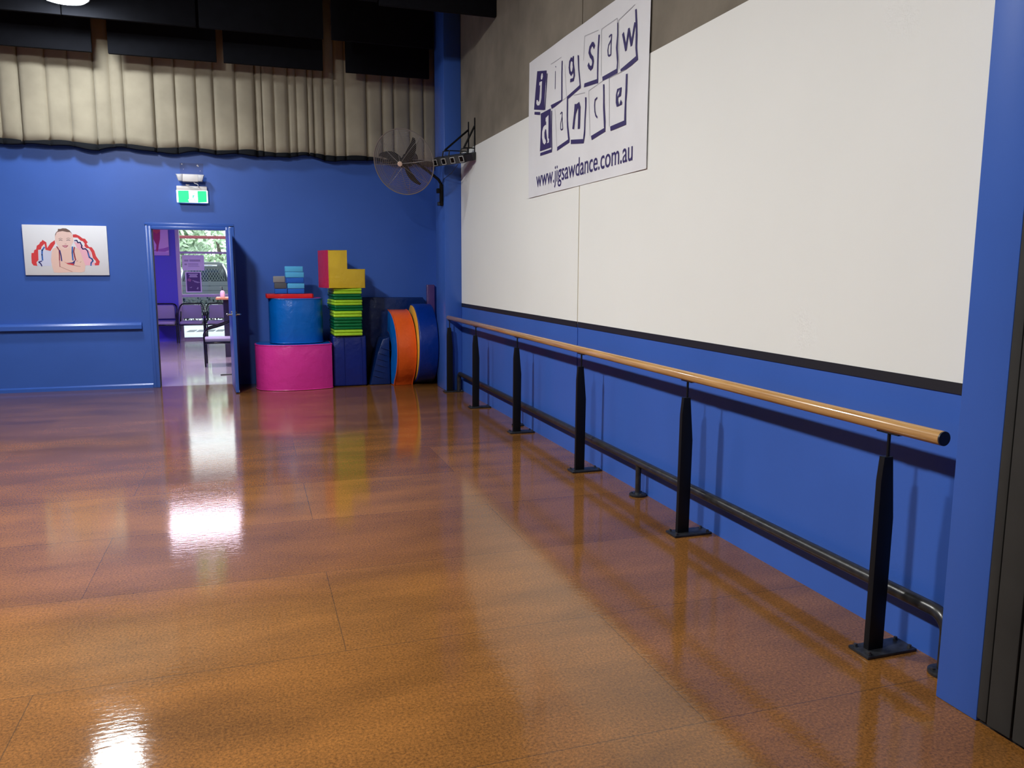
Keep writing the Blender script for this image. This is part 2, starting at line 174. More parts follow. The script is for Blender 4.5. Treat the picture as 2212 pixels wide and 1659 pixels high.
# ------------------------------------------------------------------ mesh builder
ORG = {}
class MB:
    def __init__(s): s.bm = bmesh.new(); s.mats = []
    def mi(s, m):
        if m not in s.mats: s.mats.append(m)
        return s.mats.index(m)
    def _tag(s, faces, m):
        i = s.mi(m)
        for f in faces: f.material_index = i
    def _xf(s, verts, rot, about):
        if rot is not None:
            for v in verts: v.co = about + rot @ (v.co - about)
    def box(s, c, d, m, bev=0, rot=None, about=None, seg=2):
        r = bmesh.ops.create_cube(s.bm, size=1); vs = r['verts']
        for v in vs: v.co = Vector(c) + Vector((v.co.x*d[0], v.co.y*d[1], v.co.z*d[2]))
        fs = list({f for v in vs for f in v.link_faces}); s._tag(fs, m)
        if bev:
            es = list({e for v in vs for e in v.link_edges})
            rb = bmesh.ops.bevel(s.bm, geom=es, offset=bev, segments=seg, profile=.5, affect='EDGES')
            vs = list({v for f in rb['faces'] for v in f.verts} | {v for v in vs if v.is_valid})
            s._tag([f for f in {f for v in vs for f in v.link_faces}], m)
        s._xf(vs, rot, Vector(about) if about is not None else Vector(c))
        return s
    def bb(s, lo, hi, m, bev=0, **k):
        return s.box([(a+b)/2 for a, b in zip(lo, hi)], [b-a for a, b in zip(lo, hi)], m, bev, **k)
    def prism(s, poly, axis, a0, a1, m, bev=0, capm=None, rot=None, about=None, seg=2):
        def P(p, a): return {'x': (a, p[0], p[1]), 'y': (p[0], a, p[1]), 'z': (p[0], p[1], a)}[axis]
        A = [s.bm.verts.new(P(p, a0)) for p in poly]; B = [s.bm.verts.new(P(p, a1)) for p in poly]
        n = len(poly); caps = [s.bm.faces.new(A), s.bm.faces.new(B[::-1])]
        sd = [s.bm.faces.new((A[i], B[i], B[(i+1) % n], A[(i+1) % n])) for i in range(n)]
        s._tag(caps, capm or m); s._tag(sd, m)
        bmesh.ops.recalc_face_normals(s.bm, faces=caps+sd)
        vs = A+B
        if bev:
            es = [e for f in caps for e in f.edges]
            rb = bmesh.ops.bevel(s.bm, geom=es, offset=bev, segments=seg, profile=.5, affect='EDGES', material=s.mi(m))
            vs = list({v for v in vs if v.is_valid} | {v for f in rb['faces'] for v in f.verts})
        s._xf(vs, rot, Vector(about) if about is not None else Vector((0, 0, 0)))
        big = [f for f in {f for v in vs for f in v.link_faces} if len(f.verts) > 4]
        if big: bmesh.ops.triangulate(s.bm, faces=big)
        return s
    def flat(s, pts, m):
        f = s.bm.faces.new([s.bm.verts.new(p) for p in pts]); s._tag([f], m); f.normal_update()
        if len(pts) > 4:
            r = bmesh.ops.triangulate(s.bm, faces=[f]); s._tag(r['faces'], m)
        return s
    def tube(s, pts, r, m, n=10, closed=False, caps=True):
        pts = [Vector(p) for p in pts]; K = len(pts); rings = []
        rr = r if isinstance(r, (list, tuple)) else [r]*K
        up = None
        for i, p in enumerate(pts):
            if closed: t = (pts[(i+1) % K]-pts[i-1])
            else: t = pts[min(i+1, K-1)]-pts[max(i-1, 0)]
            t.normalize()
            if up is None: up = Vector((0, 0, 1)) if abs(t.z) < .9 else Vector((1, 0, 0))
            a = t.cross(up)
            if a.length < 1e-5: a = t.cross(Vector((1, 0, 0)))
            a.normalize(); b = a.cross(t); up = b
            rings.append([s.bm.verts.new(p+rr[i]*(math.cos(2*PI*k/n)*a+math.sin(2*PI*k/n)*b)) for k in range(n)])
        fs = []
        for i in range(K if closed else K-1):
            A, B = rings[i], rings[(i+1) % K]
            for k in range(n): fs.append(s.bm.faces.new((A[k], A[(k+1) % n], B[(k+1) % n], B[k])))
        if caps and not closed: fs += [s.bm.faces.new(rings[0][::-1]), s.bm.faces.new(rings[-1])]
        s._tag(fs, m); bmesh.ops.recalc_face_normals(s.bm, faces=fs)
        return s
    def lathe(s, prof, c, axis, m, n=24):
        """prof: (radius, height) pairs along axis from centre c"""
        ax = Vector(axis).normalized(); u = ax.orthogonal().normalized(); w = ax.cross(u); c = Vector(c)
        rings = []
        for r, h in prof:
            if r < 1e-6: rings.append([s.bm.verts.new(c+ax*h)])
            else: rings.append([s.bm.verts.new(c+ax*h+r*(math.cos(2*PI*k/n)*u+math.sin(2*PI*k/n)*w)) for k in range(n)])
        fs = []
        for A, B in zip(rings, rings[1:]):
            for k in range(n):
                k2 = (k+1) % n
                if len(A) == 1 and len(B) == 1: continue
                if len(A) == 1: fs.append(s.bm.faces.new((A[0], B[k], B[k2])))
                elif len(B) == 1: fs.append(s.bm.faces.new((A[k], A[k2], B[0])))
                else: fs.append(s.bm.faces.new((A[k], A[k2], B[k2], B[k])))
        for ring in (rings[0], rings[-1]):
            if len(ring) > 1: fs.append(s.bm.faces.new(ring))
        s._tag(fs, m); bmesh.ops.recalc_face_normals(s.bm, faces=fs)
        return s
    def art(s, items, T, palette):
        """flat print: items from the lists below, T(u, v, layer) -> point"""
        for q, (kind, key, pts, w) in enumerate(items):
            m = palette[key]; L = q
            if kind == 'p': s.flat([T(u, v, L) for u, v in pts], m)
            else:
                for j, (p, r) in enumerate(zip(pts, pts[1:])):
                    a, b = Vector(p), Vector(r); d = (b-a)
                    if d.length < 1e-5: continue
                    d.normalize(); nrm = Vector((-d.y, d.x))*w/2; e = d*w*.3
                    s.flat([T(*(x), L) for x in (a-e+nrm, b+e+nrm, b+e-nrm, a-e-nrm)], m)
        return s
    def build(s, name, parent=None, origin=None, smooth=True, angle=32):
        o0 = ORG[parent.name] if parent is not None else Vector(origin or (0, 0, 0))
        for v in s.bm.verts: v.co -= o0
        me = bpy.data.meshes.new(name); s.bm.to_mesh(me); s.bm.free()
        for m in s.mats: me.materials.append(m)
        if smooth:
            for p in me.polygons: p.use_smooth = True
            me.set_sharp_from_angle(angle=R(angle))
        o = bpy.data.objects.new(name, me); COL.objects.link(o)
        if parent is not None: o.parent = parent
        else: o.location = o0
        ORG[o.name] = o0
        return o

def tag(o, label, cat, group=None, kind=None):
    if label: o['label'] = label
    if cat: o['category'] = cat
    if group: o['group'] = group
    if kind: o['kind'] = kind
    return o
def thing(name, label, cat, loc, group=None):
    o = bpy.data.objects.new(name, None); COL.objects.link(o); o.location = loc; o.empty_display_size = .1
    ORG[o.name] = Vector(loc)
    return tag(o, label, cat, group)
def struct(o): o['kind'] = 'structure'; return o
def dup(root, loc, rotz=None, label=None):
    r = root.copy(); COL.objects.link(r); r.location = loc
    if rotz is not None: r.rotation_euler = (0, 0, rotz)
    if label: r['label'] = label
    for ch in list(root.children):
        c = ch.copy(); COL.objects.link(c); c.parent = r
        for g in ch.children:
            d = g.copy(); COL.objects.link(d); d.parent = c
    return r
def Rz(a): return Matrix.Rotation(a, 3, 'Z')
def text_poly(body, size, offset=0., shear=0.):
    cu = bpy.data.curves.new('lettering', 'FONT'); cu.body = body; cu.size = size; cu.offset = offset; cu.shear = shear
    cu.resolution_u = 4
    o = bpy.data.objects.new('lettering', cu); COL.objects.link(o)
    dg = bpy.context.evaluated_depsgraph_get(); dg.update()
    me = bpy.data.meshes.new_from_object(o.evaluated_get(dg))
    vs = [v.co.copy() for v in me.vertices]; fs = [list(p.vertices) for p in me.polygons]
    bpy.data.objects.remove(o); bpy.data.curves.remove(cu); bpy.data.meshes.remove(me)
    return vs, fs
# ------------------------------------------------------------------ the room
RX, FY, CEIL = 2.485, 10.92, 5.8       # right wall plane, far wall plane, ceiling
LX, BY = -7.2, -4.5                    # left wall and wall behind the camera (both outside the picture)
DX0, DX1, DZ = -1.133, -.268, 1.985    # door opening

struct(MB().bb((LX-.2, BY-.2, -.15), (RX+.2, FY+.06, 0), M['floor']).build('floor', smooth=False))
struct(MB().bb((LX-.2, BY-.2, CEIL), (RX+.2, FY+.2, CEIL+.15), M['black']).build('ceiling', smooth=False))
w = MB()
w.bb((LX-.2, FY, 0), (DX0-.04, FY+.13, CEIL), M['blue']); w.bb((DX1+.04, FY, 0), (RX+.2, FY+.13, CEIL), M['blue']); w.bb((DX0-.04, FY, DZ+.04), (DX1+.04, FY+.13, CEIL), M['blue'])
struct(w.build('wall_far', smooth=False))
# right wall: blue dado below, raw concrete above, one vertical panel joint at y=5.88
w = MB()
w.bb((RX, 9.60, 0), (RX+.2, FY, CEIL), M['blue'])
for y0, y1 in ((BY, 5.873), (5.889, 9.60)):
    w.bb((RX, y0, 0), (RX+.2, y1, 1.075), M['blue']); w.bb((RX, y0, 1.075), (RX+.2, y1, CEIL), M['concrete'])
w.bb((RX+.006, 5.873, 0), (RX+.2, 5.889, 1.075), M['blue']); w.bb((RX+.0005, 5.873, 1.075), (RX+.2, 5.889, 2.875), M['cream']); w.bb((RX+.006, 5.873, 2.875), (RX+.2, 5.889, CEIL), M['concrete'])
struct(w.build('wall_right', smooth=False))
struct(MB().bb((LX-.2, BY, 0), (LX, FY, CEIL), M['blue']).build('wall_left', smooth=False))
struct(MB().bb((LX-.2, BY-.2, 0), (RX+.2, BY, CEIL), M['blue']).build('wall_back', smooth=False))
struct(MB().bb((2.275, 9.56, 0), (RX, 10.05, CEIL), M['bluetrim'], .008).build('wall_column'))
struct(MB().bb((2.265, 1.873, 0), (RX, 2.042, CEIL), M['blue'], .006).build('wall_pilaster'))
b = MB(); b.prism([(FY-.014, 0), (FY-.014, .040), (FY, .056), (FY, 0)], 'x', LX, -1.215, M['bluetrim']); struct(b.build('baseboard_far', smooth=False))

# door frame and the open door leaf
t = MB()
for x0, x1 in ((DX0-.04, DX0), (DX1, DX1+.04)): t.bb((x0, FY-.018, 0), (x1, FY+.14, DZ+.04), M['bluetrim'], .004)
t.bb((DX0, FY-.018, DZ), (DX1, FY+.14, DZ+.04), M['bluetrim'], .004)
t.bb((DX1+.04, FY-.010, 0), (DX1+.104, FY, DZ+.055), M['bluetrim'], .003); t.bb((DX0-.075, FY-.010, 0), (DX0-.04, FY, DZ+.055), M['bluetrim'], .003); t.bb((DX0-.075, FY-.010, DZ+.04), (DX1+.104, FY, DZ+.08), M['bluetrim'], .003)
t.bb((DX0-.001, FY+.02, 0), (DX0+.004, FY+.138, DZ), M['groove'])
struct(t.build('trim_1'))
hinge = Vector((-.268, 10.895, 0)); ang = math.atan2(10.1-10.895, -.211+.268)   # leaf swings into the hall
leafrot = Rz(ang)
d = MB(); d.bb((hinge.x, hinge.y, .012), (hinge.x+.80, hinge.y+.038, DZ-.006), M['bluetrim'], .002, rot=leafrot, about=hinge)
door = struct(d.build('door_1', origin=tuple(hinge)))
h = MB(); hx = hinge.x+.745
for sgn, yy in ((-1, hinge.y), (1, hinge.y+.038)):
    a = (0, sgn, 0)
    h.lathe([(.026, 0), (.026, .008), (.022, .010)], (hx, yy, .955), a, M['steel'], 20)
    h.tube([(hx, yy, .955), (hx, yy+sgn*.045, .955), (hx-.012, yy+sgn*.055, .955), (hx-.12, yy+sgn*.056, .955)], .010, M['steel'], 10)
    h.lathe([(.014, 0), (.014, .012)], (hx, yy, .985), a, M['steel'], 14)
h.bm.verts.ensure_lookup_table()
for v in h.bm.verts: v.co = hinge + leafrot @ (v.co-hinge)
tag(h.build('door_handle', door), 'satin steel lever handle', None)
s_ = MB(); s_.bb((hinge.x+.02, hinge.y+.038, .012), (hinge.x+.79, hinge.y+.043, .035), M['seal'], rot=leafrot, about=hinge); tag(s_.build('door_seal', door), 'white bottom door seal', None)

# white screen area painted between the column and the pilaster, black strip along its foot
sc = thing('wall_screen', 'large white projection screen area filling the right wall above the black strip', 'screen', (RX, 5.8, 1.09))
p = MB(); p.bb((RX-.004, 2.05, 1.092), (RX-.0005, 5.872, 2.868), M['screen']); p.bb((RX-.004, 5.890, 1.092), (RX-.0005, 9.558, 2.885), M['screen']); p.build('screen_face', sc, smooth=False)
p = MB(); p.bb((RX-.006, 2.05, 1.050), (RX-.0005, 5.872, 1.092), M['strip']); p.bb((RX-.006, 5.890, 1.048), (RX-.0005, 9.558, 1.092), M['strip']); tag(p.build('bottom_strip', sc, smooth=False), 'black strip along the bottom edge', None)

# charcoal folding partition parked against the pilaster, nearest to the camera on the right
fp = thing('folding_partition', 'charcoal grey folding partition edge at the right margin, nearest the camera', 'partition', (2.36, 1.6, 0))
for y0, y1, xx in ((1.835, 1.872, 2.262), (1.742, 1.829, 2.256), (1.64, 1.736, 2.256), (1.54, 1.634, 2.256), (1.44, 1.534, 2.256), (1.34, 1.434, 2.256)):
    p = MB(); p.bb((xx, y0, .015), (RX-.006, y1, 3.6), M['charcoal'], .006); p.build('partition_panel', fp)
p = MB(); p.bb((2.275, 1.345, 0.0), (RX-.008, 1.868, .02), M['groove']); p.build('floor_track', fp)

# blue bumper rail on the far wall
r_ = thing('wall_rail', 'blue painted timber rail on the far wall left of the doorway', 'rail', (-4, FY, .79))
p = MB(); p.prism([(FY-.001, .748), (FY-.050, .748), (FY-.058, .756), (FY-.058, .802), (FY-.040, .826), (FY-.001, .834)], 'x', LX+.02, -1.303, M['bluetrim'], .004); p.build('rail_board', r_)

# ------------------------------------------------------------------ black acoustic baffles
bid = 0
def baffle(x0, x1, y, z0, z1, label):
    o = thing('acoustic_baffle', label, 'baffle', ((x0+x1)/2, y, z1), 'black acoustic baffles under the ceiling')
    p = MB(); p.bb((x0, y, z0), (x1, y+.045, z1), M['baffle'], .006); p.build('panel', o)
    for xx in (x0+.15, x1-.15):
        p = MB(); p.tube([(xx, y+.022, z1-.01), (xx, y+.022, CEIL)], .004, M['black'], 6); p.build('hanger', o)
baffle(-5.3, -4.05, 10.45, 3.925, 4.95, 'black ceiling baffle over the beige curtain beyond the left edge of the photo, farthest')
baffle(-4.0, -2.80, 10.45, 3.925, 4.95, 'black ceiling baffle over the beige curtain just outside the left edge of the photo')
baffle(-2.75, -1.592, 10.45, 3.925, 4.95, 'lower black ceiling baffle at the left edge, below the round lamp')
baffle(-1.426, -.264, 10.45, 3.925, 4.95, 'lower black ceiling baffle straight above the green exit sign')
baffle(-.187, .968, 10.45, 3.925, 4.95, 'lower black ceiling baffle between the exit sign and the fan')
baffle(1.243, 2.30, 10.45, 3.925, 4.95, 'lower black ceiling baffle above the fan, beside the blue column')
baffle(-3.15, -1.79, 9.95, 4.165, 5.25, 'upper black ceiling baffle right behind the round lamp')
baffle(-1.78, -.45, 9.95, 4.165, 5.25, 'upper black ceiling baffle to the right of the round lamp')
baffle(-.42, .935, 9.95, 4.165, 5.25, 'upper black ceiling baffle in the middle, left of the narrow curtain gap')
baffle(1.03, 2.25, 9.95, 4.165, 5.25, 'upper black ceiling baffle touching the blue column')
baffle(1.30, 2.478, 8.1, 4.03, 5.25, 'nearest black ceiling baffle, reaching the concrete wall')
baffle(-.10, 1.285, 8.1, 4.06, 5.25, 'nearest black ceiling baffle, cut by the top of the photo left of the column')

# ------------------------------------------------------------------ stage curtain
def curtain():
    cre = [-2.633, -2.428, -2.149, -1.913, -1.648, -1.479, -1.339, -1.008, -.765, -.528, -.331, -.071, .159, .237, .382, .556, .653, .796, .865, .992, 1.126, 1.261, 1.541, 1.74, 1.892, 2.108, 2.294, 2.46]
    deep = {-2.428: 1, -1.648: .9, -1.339: .8, -1.008: 1.2, .159: 1.3, .556: .8, .796: 1, .865: .8, .992: .9, 1.541: .7}
    x = -2.633; left = []
    while x > LX+.1:
        x -= random.uniform(.12, .3); left.append(x)
    cre = left[::-1]+cre
    Z1 = 5.3
    cols = []
    for a, b in zip(cre, cre[1:]):
        wd = b-a; amp = min(.06, .022+wd*.12)*random.uniform(.8, 1.15); k = max(5, int(wd/.022)); lean = random.uniform(-.05, .05)
        for i in range(k):
            t = i/k
            prof = (math.sin(PI*t))**.28*amp*.8
            dv = deep.get(a, .35)
            if t < .12: prof -= .035*dv*(1-t/.12)
            cols.append((a+wd*t, prof, wd, lean, amp, t))
    cols.append((cre[-1], 0, .1, 0, .04, 0))
    nz = 22
    def zbot(cx): return 2.955+.006*math.sin(cx*2.1)-.02*max(0, (cx-.2))/2.2*1.0
    def pt(c, j, lift=0):
        cx, pr, wd, lean, amp, t = c; v = j/nz
        zz = zbot(cx)+.012*math.sin(cx*9+1)+ (Z1-zbot(cx))*v
        flare = .55+.45*(1-v)**.6 if v < 1 else .5
        wob = .012*math.sin(cx*17+v*5)*(1-v)
        yy = 10.815-pr*flare-wob*.6-lift
        return Vector((cx+lean*(1-v)*.5*math.sin(PI*t), yy, zz))
    root = thing('stage_curtain', 'long beige pleated curtain with black hem across the top of the far wall', 'curtain', (-2.4, 10.82, 2.95))
    m = MB(); g = [[m.bm.verts.new(pt(c, j)) for j in range(nz+1)] for c in cols]
    fs = [m.bm.faces.new((g[i][j], g[i+1][j], g[i+1][j+1], g[i][j+1])) for i in range(len(g)-1) for j in range(nz)]
    m._tag(fs, M['curtain']); f = m.build('curtain_cloth', root, angle=75)
    md = f.modifiers.new('thickness', 'SOLIDIFY'); md.thickness = .006; md.offset = 1
    m = MB(); hm = []
    for c in cols:
        p = pt(c, 0); hgt = .034+.012*math.sin(c[0]*6.3+.5)+.010*math.sin(c[0]*14)
        hm.append([m.bm.verts.new(p+Vector((0, -.007, .012))), m.bm.verts.new(p+Vector((0, -.008, -hgt))), m.bm.verts.new(p+Vector((0, .028, -hgt-.004)))])
    fs = [m.bm.faces.new((hm[i][j], hm[i+1][j], hm[i+1][j+1], hm[i][j+1])) for i in range(len(hm)-1) for j in range(2)]
    m._tag(fs, M['hem']); f = m.build('hem', root, angle=60); tag(f, 'black hem along the bottom edge', None)
    md = f.modifiers.new('thickness', 'SOLIDIFY'); md.thickness = .004
curtain()

# ------------------------------------------------------------------ canvas print of a child
pr = thing('canvas_print', 'white canvas photo print of a smiling child in ruffled red costume', 'picture', (-2.08, FY, 1.71))
m = MB(); m.bb((-2.534, 10.886, 1.415), (-1.630, FY-.001, 2.010), M['canvas'], .004); m.build('canvas', pr)
m = MB(); m.art(PICTURE_ART, lambda u, v, L: (-2.08+u, 10.8852-.00012*L, 1.71+v), {k[2:]: v for k, v in M.items() if k.startswith('p_')})
m.build('printed_image', pr, smooth=False)

# ------------------------------------------------------------------ exit sign, emergency light and lead
ex = thing('exit_sign', 'green and white lit exit sign with running figure above the doorway', 'sign', (-.635, FY, 2.415))
m = MB(); m.bb((-.812, 10.845, 2.462), (-.458, FY-.001, 2.516), M['white'], .008); m.build('sign_housing', ex)
m = MB(); m.bb((-.815, 10.845, 2.314), (-.453, 10.875, 2.464), M['x_white'], .004)
m.art(EXIT_ART, lambda u, v, L: (-.635+u, 10.8442-.0001*L, 2.415+v), {'grn': M['x_grn'], 'tea': M['x_tea']}); m.build('sign_panel', ex)
m = MB(); m.bb((-.79, 10.872, 2.300), (-.47, FY-.001, 2.462), M['bluetrim'], .004); m.build('wall_box', ex)
em = thing('emergency_light', 'white twin-head emergency light fitting above the lit exit sign', 'light fitting', (-.64, FY, 2.61))
m = MB(); m.prism([(-.735, 2.565), (-.555, 2.565), (-.548, 2.655), (-.75, 2.655)], 'y', 10.80, FY-.001, M['white'], .01); m.build('body', em)
for cx, sg in ((-.765, -1), (-.525, 1)):
    m = MB(); m.prism([(cx-sg*.028, 2.570), (cx+sg*.018, 2.570), (cx+sg*.045, 2.652), (cx-sg*.036, 2.655)], 'y', 10.79, 10.87, M['offwhite'], .014); m.build('lamp_head', em)
m = MB(); m.tube([(-.61, 10.83, 2.57), (-.60, 10.82, 2.548), (-.56, 10.815, 2.535), (-.555, 10.812, 2.50), (-.59, 10.81, 2.485), (-.64, 10.815, 2.50), (-.70, 10.84, 2.525), (-.70, 10.86, 2.535), (-.66, 10.865, 2.530)], .0045, M['offwhite'], 6)
tag(m.build('loose_lead', origin=(-.62, 10.83, 2.57)), 'thin white loop of lead between emergency light and exit sign', 'cable')
m = MB(); m.flat([(-.765, FY-.0015, 2.665), (-.50, FY-.0015, 2.665), (-.49, FY-.0015, 2.80), (-.765, FY-.0015, 2.80)], mat('older_blue_paint', (.036, .080, .31), .5))
for x_, z_, a_ in ((-.74, 2.785, .008), (-.56, 2.775, .012), (-.55, 2.765, .007), (-.725, 2.725, .004), (-.53, 2.71, .005)): m.flat([(x_-a_, FY-.002, z_), (x_, FY-.002, z_-a_), (x_+a_, FY-.002, z_), (x_, FY-.002, z_+a_)], M['offwhite'])
tag(m.build('paint_patch', origin=(-.63, FY, 2.73), smooth=False), 'rectangle of older paint with screw marks above the emergency light', 'paint patch')

# ------------------------------------------------------------------ banner
bn = thing('banner', 'white vinyl banner with purple letter tiles and web address on right wall', 'banner', (2.478, 5.91, 2.75))
m = MB()
nu, nv = 110, 56
def wav(u, v): return 2.4735-.0035*math.sin(u*3.1+v*2)*math.sin(v*2.6+.5)-.0015*math.sin(u*9)
grid = [[m.bm.verts.new((wav(2.31*i/nu, 1.19*j/nv)-.0, 7.065-2.31*i/nu, 2.153+1.19*j/nv)) for j in range(nv+1)] for i in range(nu+1)]
m._tag([m.bm.faces.new((grid[i][j], grid[i+1][j], grid[i+1][j+1], grid[i][j+1])) for i in range(nu) for j in range(nv)], M['banner'])
sheet = m.build('banner_sheet', bn, smooth=False); md = sheet.modifiers.new('thickness', 'SOLIDIFY'); md.thickness = .0015; md.offset = -1
m = MB(); T = lambda u, v, L: (wav(u, v)-.0022-.00003*L, 7.065-u, 2.153+v)
m.art(BANNER_ART, T, {'g': M['greyline'], 'v': M['ink'], 'w': M['print_white'], 'V2': M['ink']}); m.build('letter_tiles', bn, smooth=False)
m = MB(); vs, fs = text_poly('www.jigsawdance.com.au', 1, .006)
x0 = min(v.x for v in vs); x1 = max(v.x for v in vs)
wv, _ = text_poly('x', 1); xh = max(v.y for v in wv)
tv = [m.bm.verts.new(T(.223+(v.x-x0)/(x1-x0)*1.887, .079+v.y/xh*.090, 0)) for v in vs]
m._tag([m.bm.faces.new([tv[i] for i in f]) for f in fs], M['ink']); m.build('web_address', bn, smooth=False)

# ------------------------------------------------------------------ ballet barre
BX = 2.31
ba = thing('ballet_barre', 'long round timber ballet barre on six black floor posts by the blue wall', 'barre', (BX, 5.9, 0))
m = MB(); m.lathe([(.0255, 0), (.027, .004), (.027, 7.412), (.0255, 7.416)], (BX, 2.139, .915), (0, 1, 0), M['wood'], 28); m.build('handrail', ba)
m = MB(); m.lathe([(.0262, 0), (.0262, .006)], (BX, 2.1335, .915), (0, 1, 0), M['strip'], 24); tag(m.build('end_cap', ba), 'black cap on the near end of the handrail', None)
for py in (9.49, 8.295, 6.88, 5.387, 3.876, 2.388):
    m = MB()
    prof = [(BX-.040, .012), (BX+.032, .012), (BX+.036, .55), (BX+.014, .795), (BX-.027, .795), (BX-.036, .70)]
    m.prism(prof, 'y', py-.014, py+.014, M['post'], .002)
    po = m.build('post', ba)
    m = MB(); m.bb((2.228, py-.060, 0), (2.468, py+.050, .013), M['plate'], .003); m.build('base_plate', po)
    for bx in (2.248, 2.448):
        for by in (py-.042, py+.032):
            m = MB(); m.lathe([(.010, .013), (.010, .016), (.007, .016), (.007, .024), (0, .026)], (bx, by, 0), (0, 0, 1), M['bolt'], 8); m.build('bolt', po)
    m = MB(); m.tube([(BX, py, .79), (BX, py, .882)], .0065, M['post'], 8); m.bb((BX-.012, py-.055, .884), (BX+.012, py+.055, .890), M['post'], .002); m.build('saddle', po)

# ------------------------------------------------------------------ low pipe rail behind the barre
PX = 2.425
pi_ = thing('pipe_rail', 'low black steel pipe rail running behind the barre posts', 'rail', (PX, 5.9, 0))
def arc(c, r, a0, a1, n=8): return [(PX, c[0]+r*math.cos(a0+(a1-a0)*i/n), c[1]+r*math.sin(a0+(a1-a0)*i/n)) for i in range(n+1)]
path = [(PX, 2.155, .012)]+[(PX, 2.155, .13)]+arc((2.225, .157), .070, PI, PI/2)[0:]+arc((9.42, .157), .070, PI/2, 0)+[(PX, 9.49, .014)]
m = MB(); m.tube(path, .027, M['pipe'], 18); m.build('pipe', pi_)
for py in (2.155, 4.66, 7.2, 9.50):
    if py in (4.66, 7.2):
        m = MB(); m.tube([(PX, py, .010), (PX, py, .215)], .019, M['pipe'], 14); m.build('support_leg', pi_)
    if py > 9: continue
    m = MB(); m.lathe([(.056, 0), (.058, .003), (.058, .012), (.052, .016), (.026, .018), (.024, .024)], (PX, py, 0), (0, 0, 1), M['plate'], 28)
    fl = m.build('flange', pi_)
    for k in range(3):
        m = MB(); a = .6+k*2*PI/3; m.lathe([(.008, .014), (.008, .022), (0, .024)], (PX+.042*math.cos(a), py+.042*math.sin(a), 0), (0, 0, 1), M['bolt'], 8); m.build('bolt', fl)

# ------------------------------------------------------------------ wall fan
FC = Vector((1.758, 9.42, 2.735))
view = (FC-Vector((0, 0, 1.5))).normalized(); rr = Vector((.95, -.31, 0)); uu = Vector((.04, .136, .99))
fn = (-view*math.cos(R(27))+(rr*-.86+uu*-.42).normalized()*math.sin(R(27))).normalized()   # the way the fan faces
fu = fn.orthogonal().normalized(); fw = fn.cross(fu)
def fp_(r, a, h): return FC+fn*h+r*(math.cos(a)*fu+math.sin(a)*fw)
fan = thing('wall_fan', 'large round wire-caged fan with dark blades on the blue corner column', 'fan', FC)
RF = .375
m = MB(); m.tube([fp_(RF, 2*PI*k/64, 0) for k in range(64)], .007, M['grille'], 6, closed=True)
for h_, n_, dm in ((1, 26, .10), (-1, 18, -.11)):
    for q in range(1, n_):
        rr_ = RF*q/n_; hh = dm*(1-(rr_/RF)**2.2)
        m.tube([fp_(rr_, 2*PI*k/40, hh) for k in range(40)], 0.0017, M['grille'], 4, closed=True)
    for q in range(8):
        a = 2*PI*q/8+.2
        m.tube([fp_(RF*(1-.12*i), a, dm*(1-(1-.12*i)**2.2)) for i in range(9)], .0022, M['grille'], 5)
m.build('wire_guard', fan)
m = MB(); m.lathe([(.030, .098), (.030, .108), (.024, .113), (0, .113)], FC, fn, M['hub'], 24); tag(m.build('centre_badge', fan), 'pale round badge at the centre of the guard', None)
hubm = MB(); hubm.lathe([(.055, -.03), (.055, .03), (.035, .06), (0, .062)], FC, fn, M['fanblack'], 20); hubm.build('hub', fan)
def blade(a0):
    m = MB(); top = []; bot = []
    for i in range(10):
        t = i/9; r = .05+t*(.315-.05); wd = (.045+.075*math.sin(PI*min(1, t*.9+.08)))*(1-.35*t*t); tw = .55-.32*t; sw = .25*t*t
        for sgn, lst in ((1, top), (-1, bot)):
            off = sgn*wd/2
            p = fp_(r, a0+sw+off*math.cos(tw)/max(r, .06)*.9, off*math.sin(tw)); lst.append(p)
    f1 = [m.bm.verts.new(p+fn*.0025) for p in top+bot[::-1]]; f2 = [m.bm.verts.new(p-fn*.0025) for p in top+bot[::-1]]
    n = len(f1); fs = []
    for i in range(9):
        j = n-1-i
        fs.append(m.bm.faces.new((f1[i], f1[i+1], f1[j-1], f1[j]))); fs.append(m.bm.faces.new((f2[i+1], f2[i], f2[j], f2[j-1])))
    fs += [m.bm.faces.new((f1[i], f2[i], f2[(i+1) % n], f1[(i+1) % n])) for i in range(n)]
    m._tag(fs, M['fanblack']); bmesh.ops.recalc_face_normals(m.bm, faces=fs)
    return m.build('blade', fan)
# aim the three blades along the directions seen in the photo (up-right, left-up, down-right)
for ax_, ay_ in ((.62, .80), (-.93, .36), (.40, -.92)):
    dv = rr*ax_+uu*ay_; dv -= fn*dv.dot(fn); blade(math.atan2(dv.dot(fw), dv.dot(fu))-.12)
m = MB(); m.lathe([(.0, -.27), (.05, -.27), (.075, -.25), (.08, -.13), (.06, -.10), (.03, -.09)], FC, fn, M['fanblack'], 24); m.build('motor', fan)
back = FC-fn*.20
elbow = Vector((2.255, 9.66, 2.56))
m = MB(); m.tube([back, back+(elbow-back)*.55+Vector((0, 0, .01)), elbow+Vector((-.03, 0, .02)), elbow+Vector((.0, 0, -.03)), Vector((2.255, 9.66, 2.33))], .017, M['fanblack'], 10); m.build('arm', fan)
m = MB(); m.bb((2.245, 9.615, 2.27), (2.2745, 9.705, 2.52), M['fanblack'], .004); m.bb((2.205, 9.63, 2.42), (2.245, 9.70, 2.475), M['fanblack'], .006); m.bb((2.215, 9.64, 2.27), (2.246, 9.70, 2.315), M['plate'], .006); m.build('wall_mount', fan)

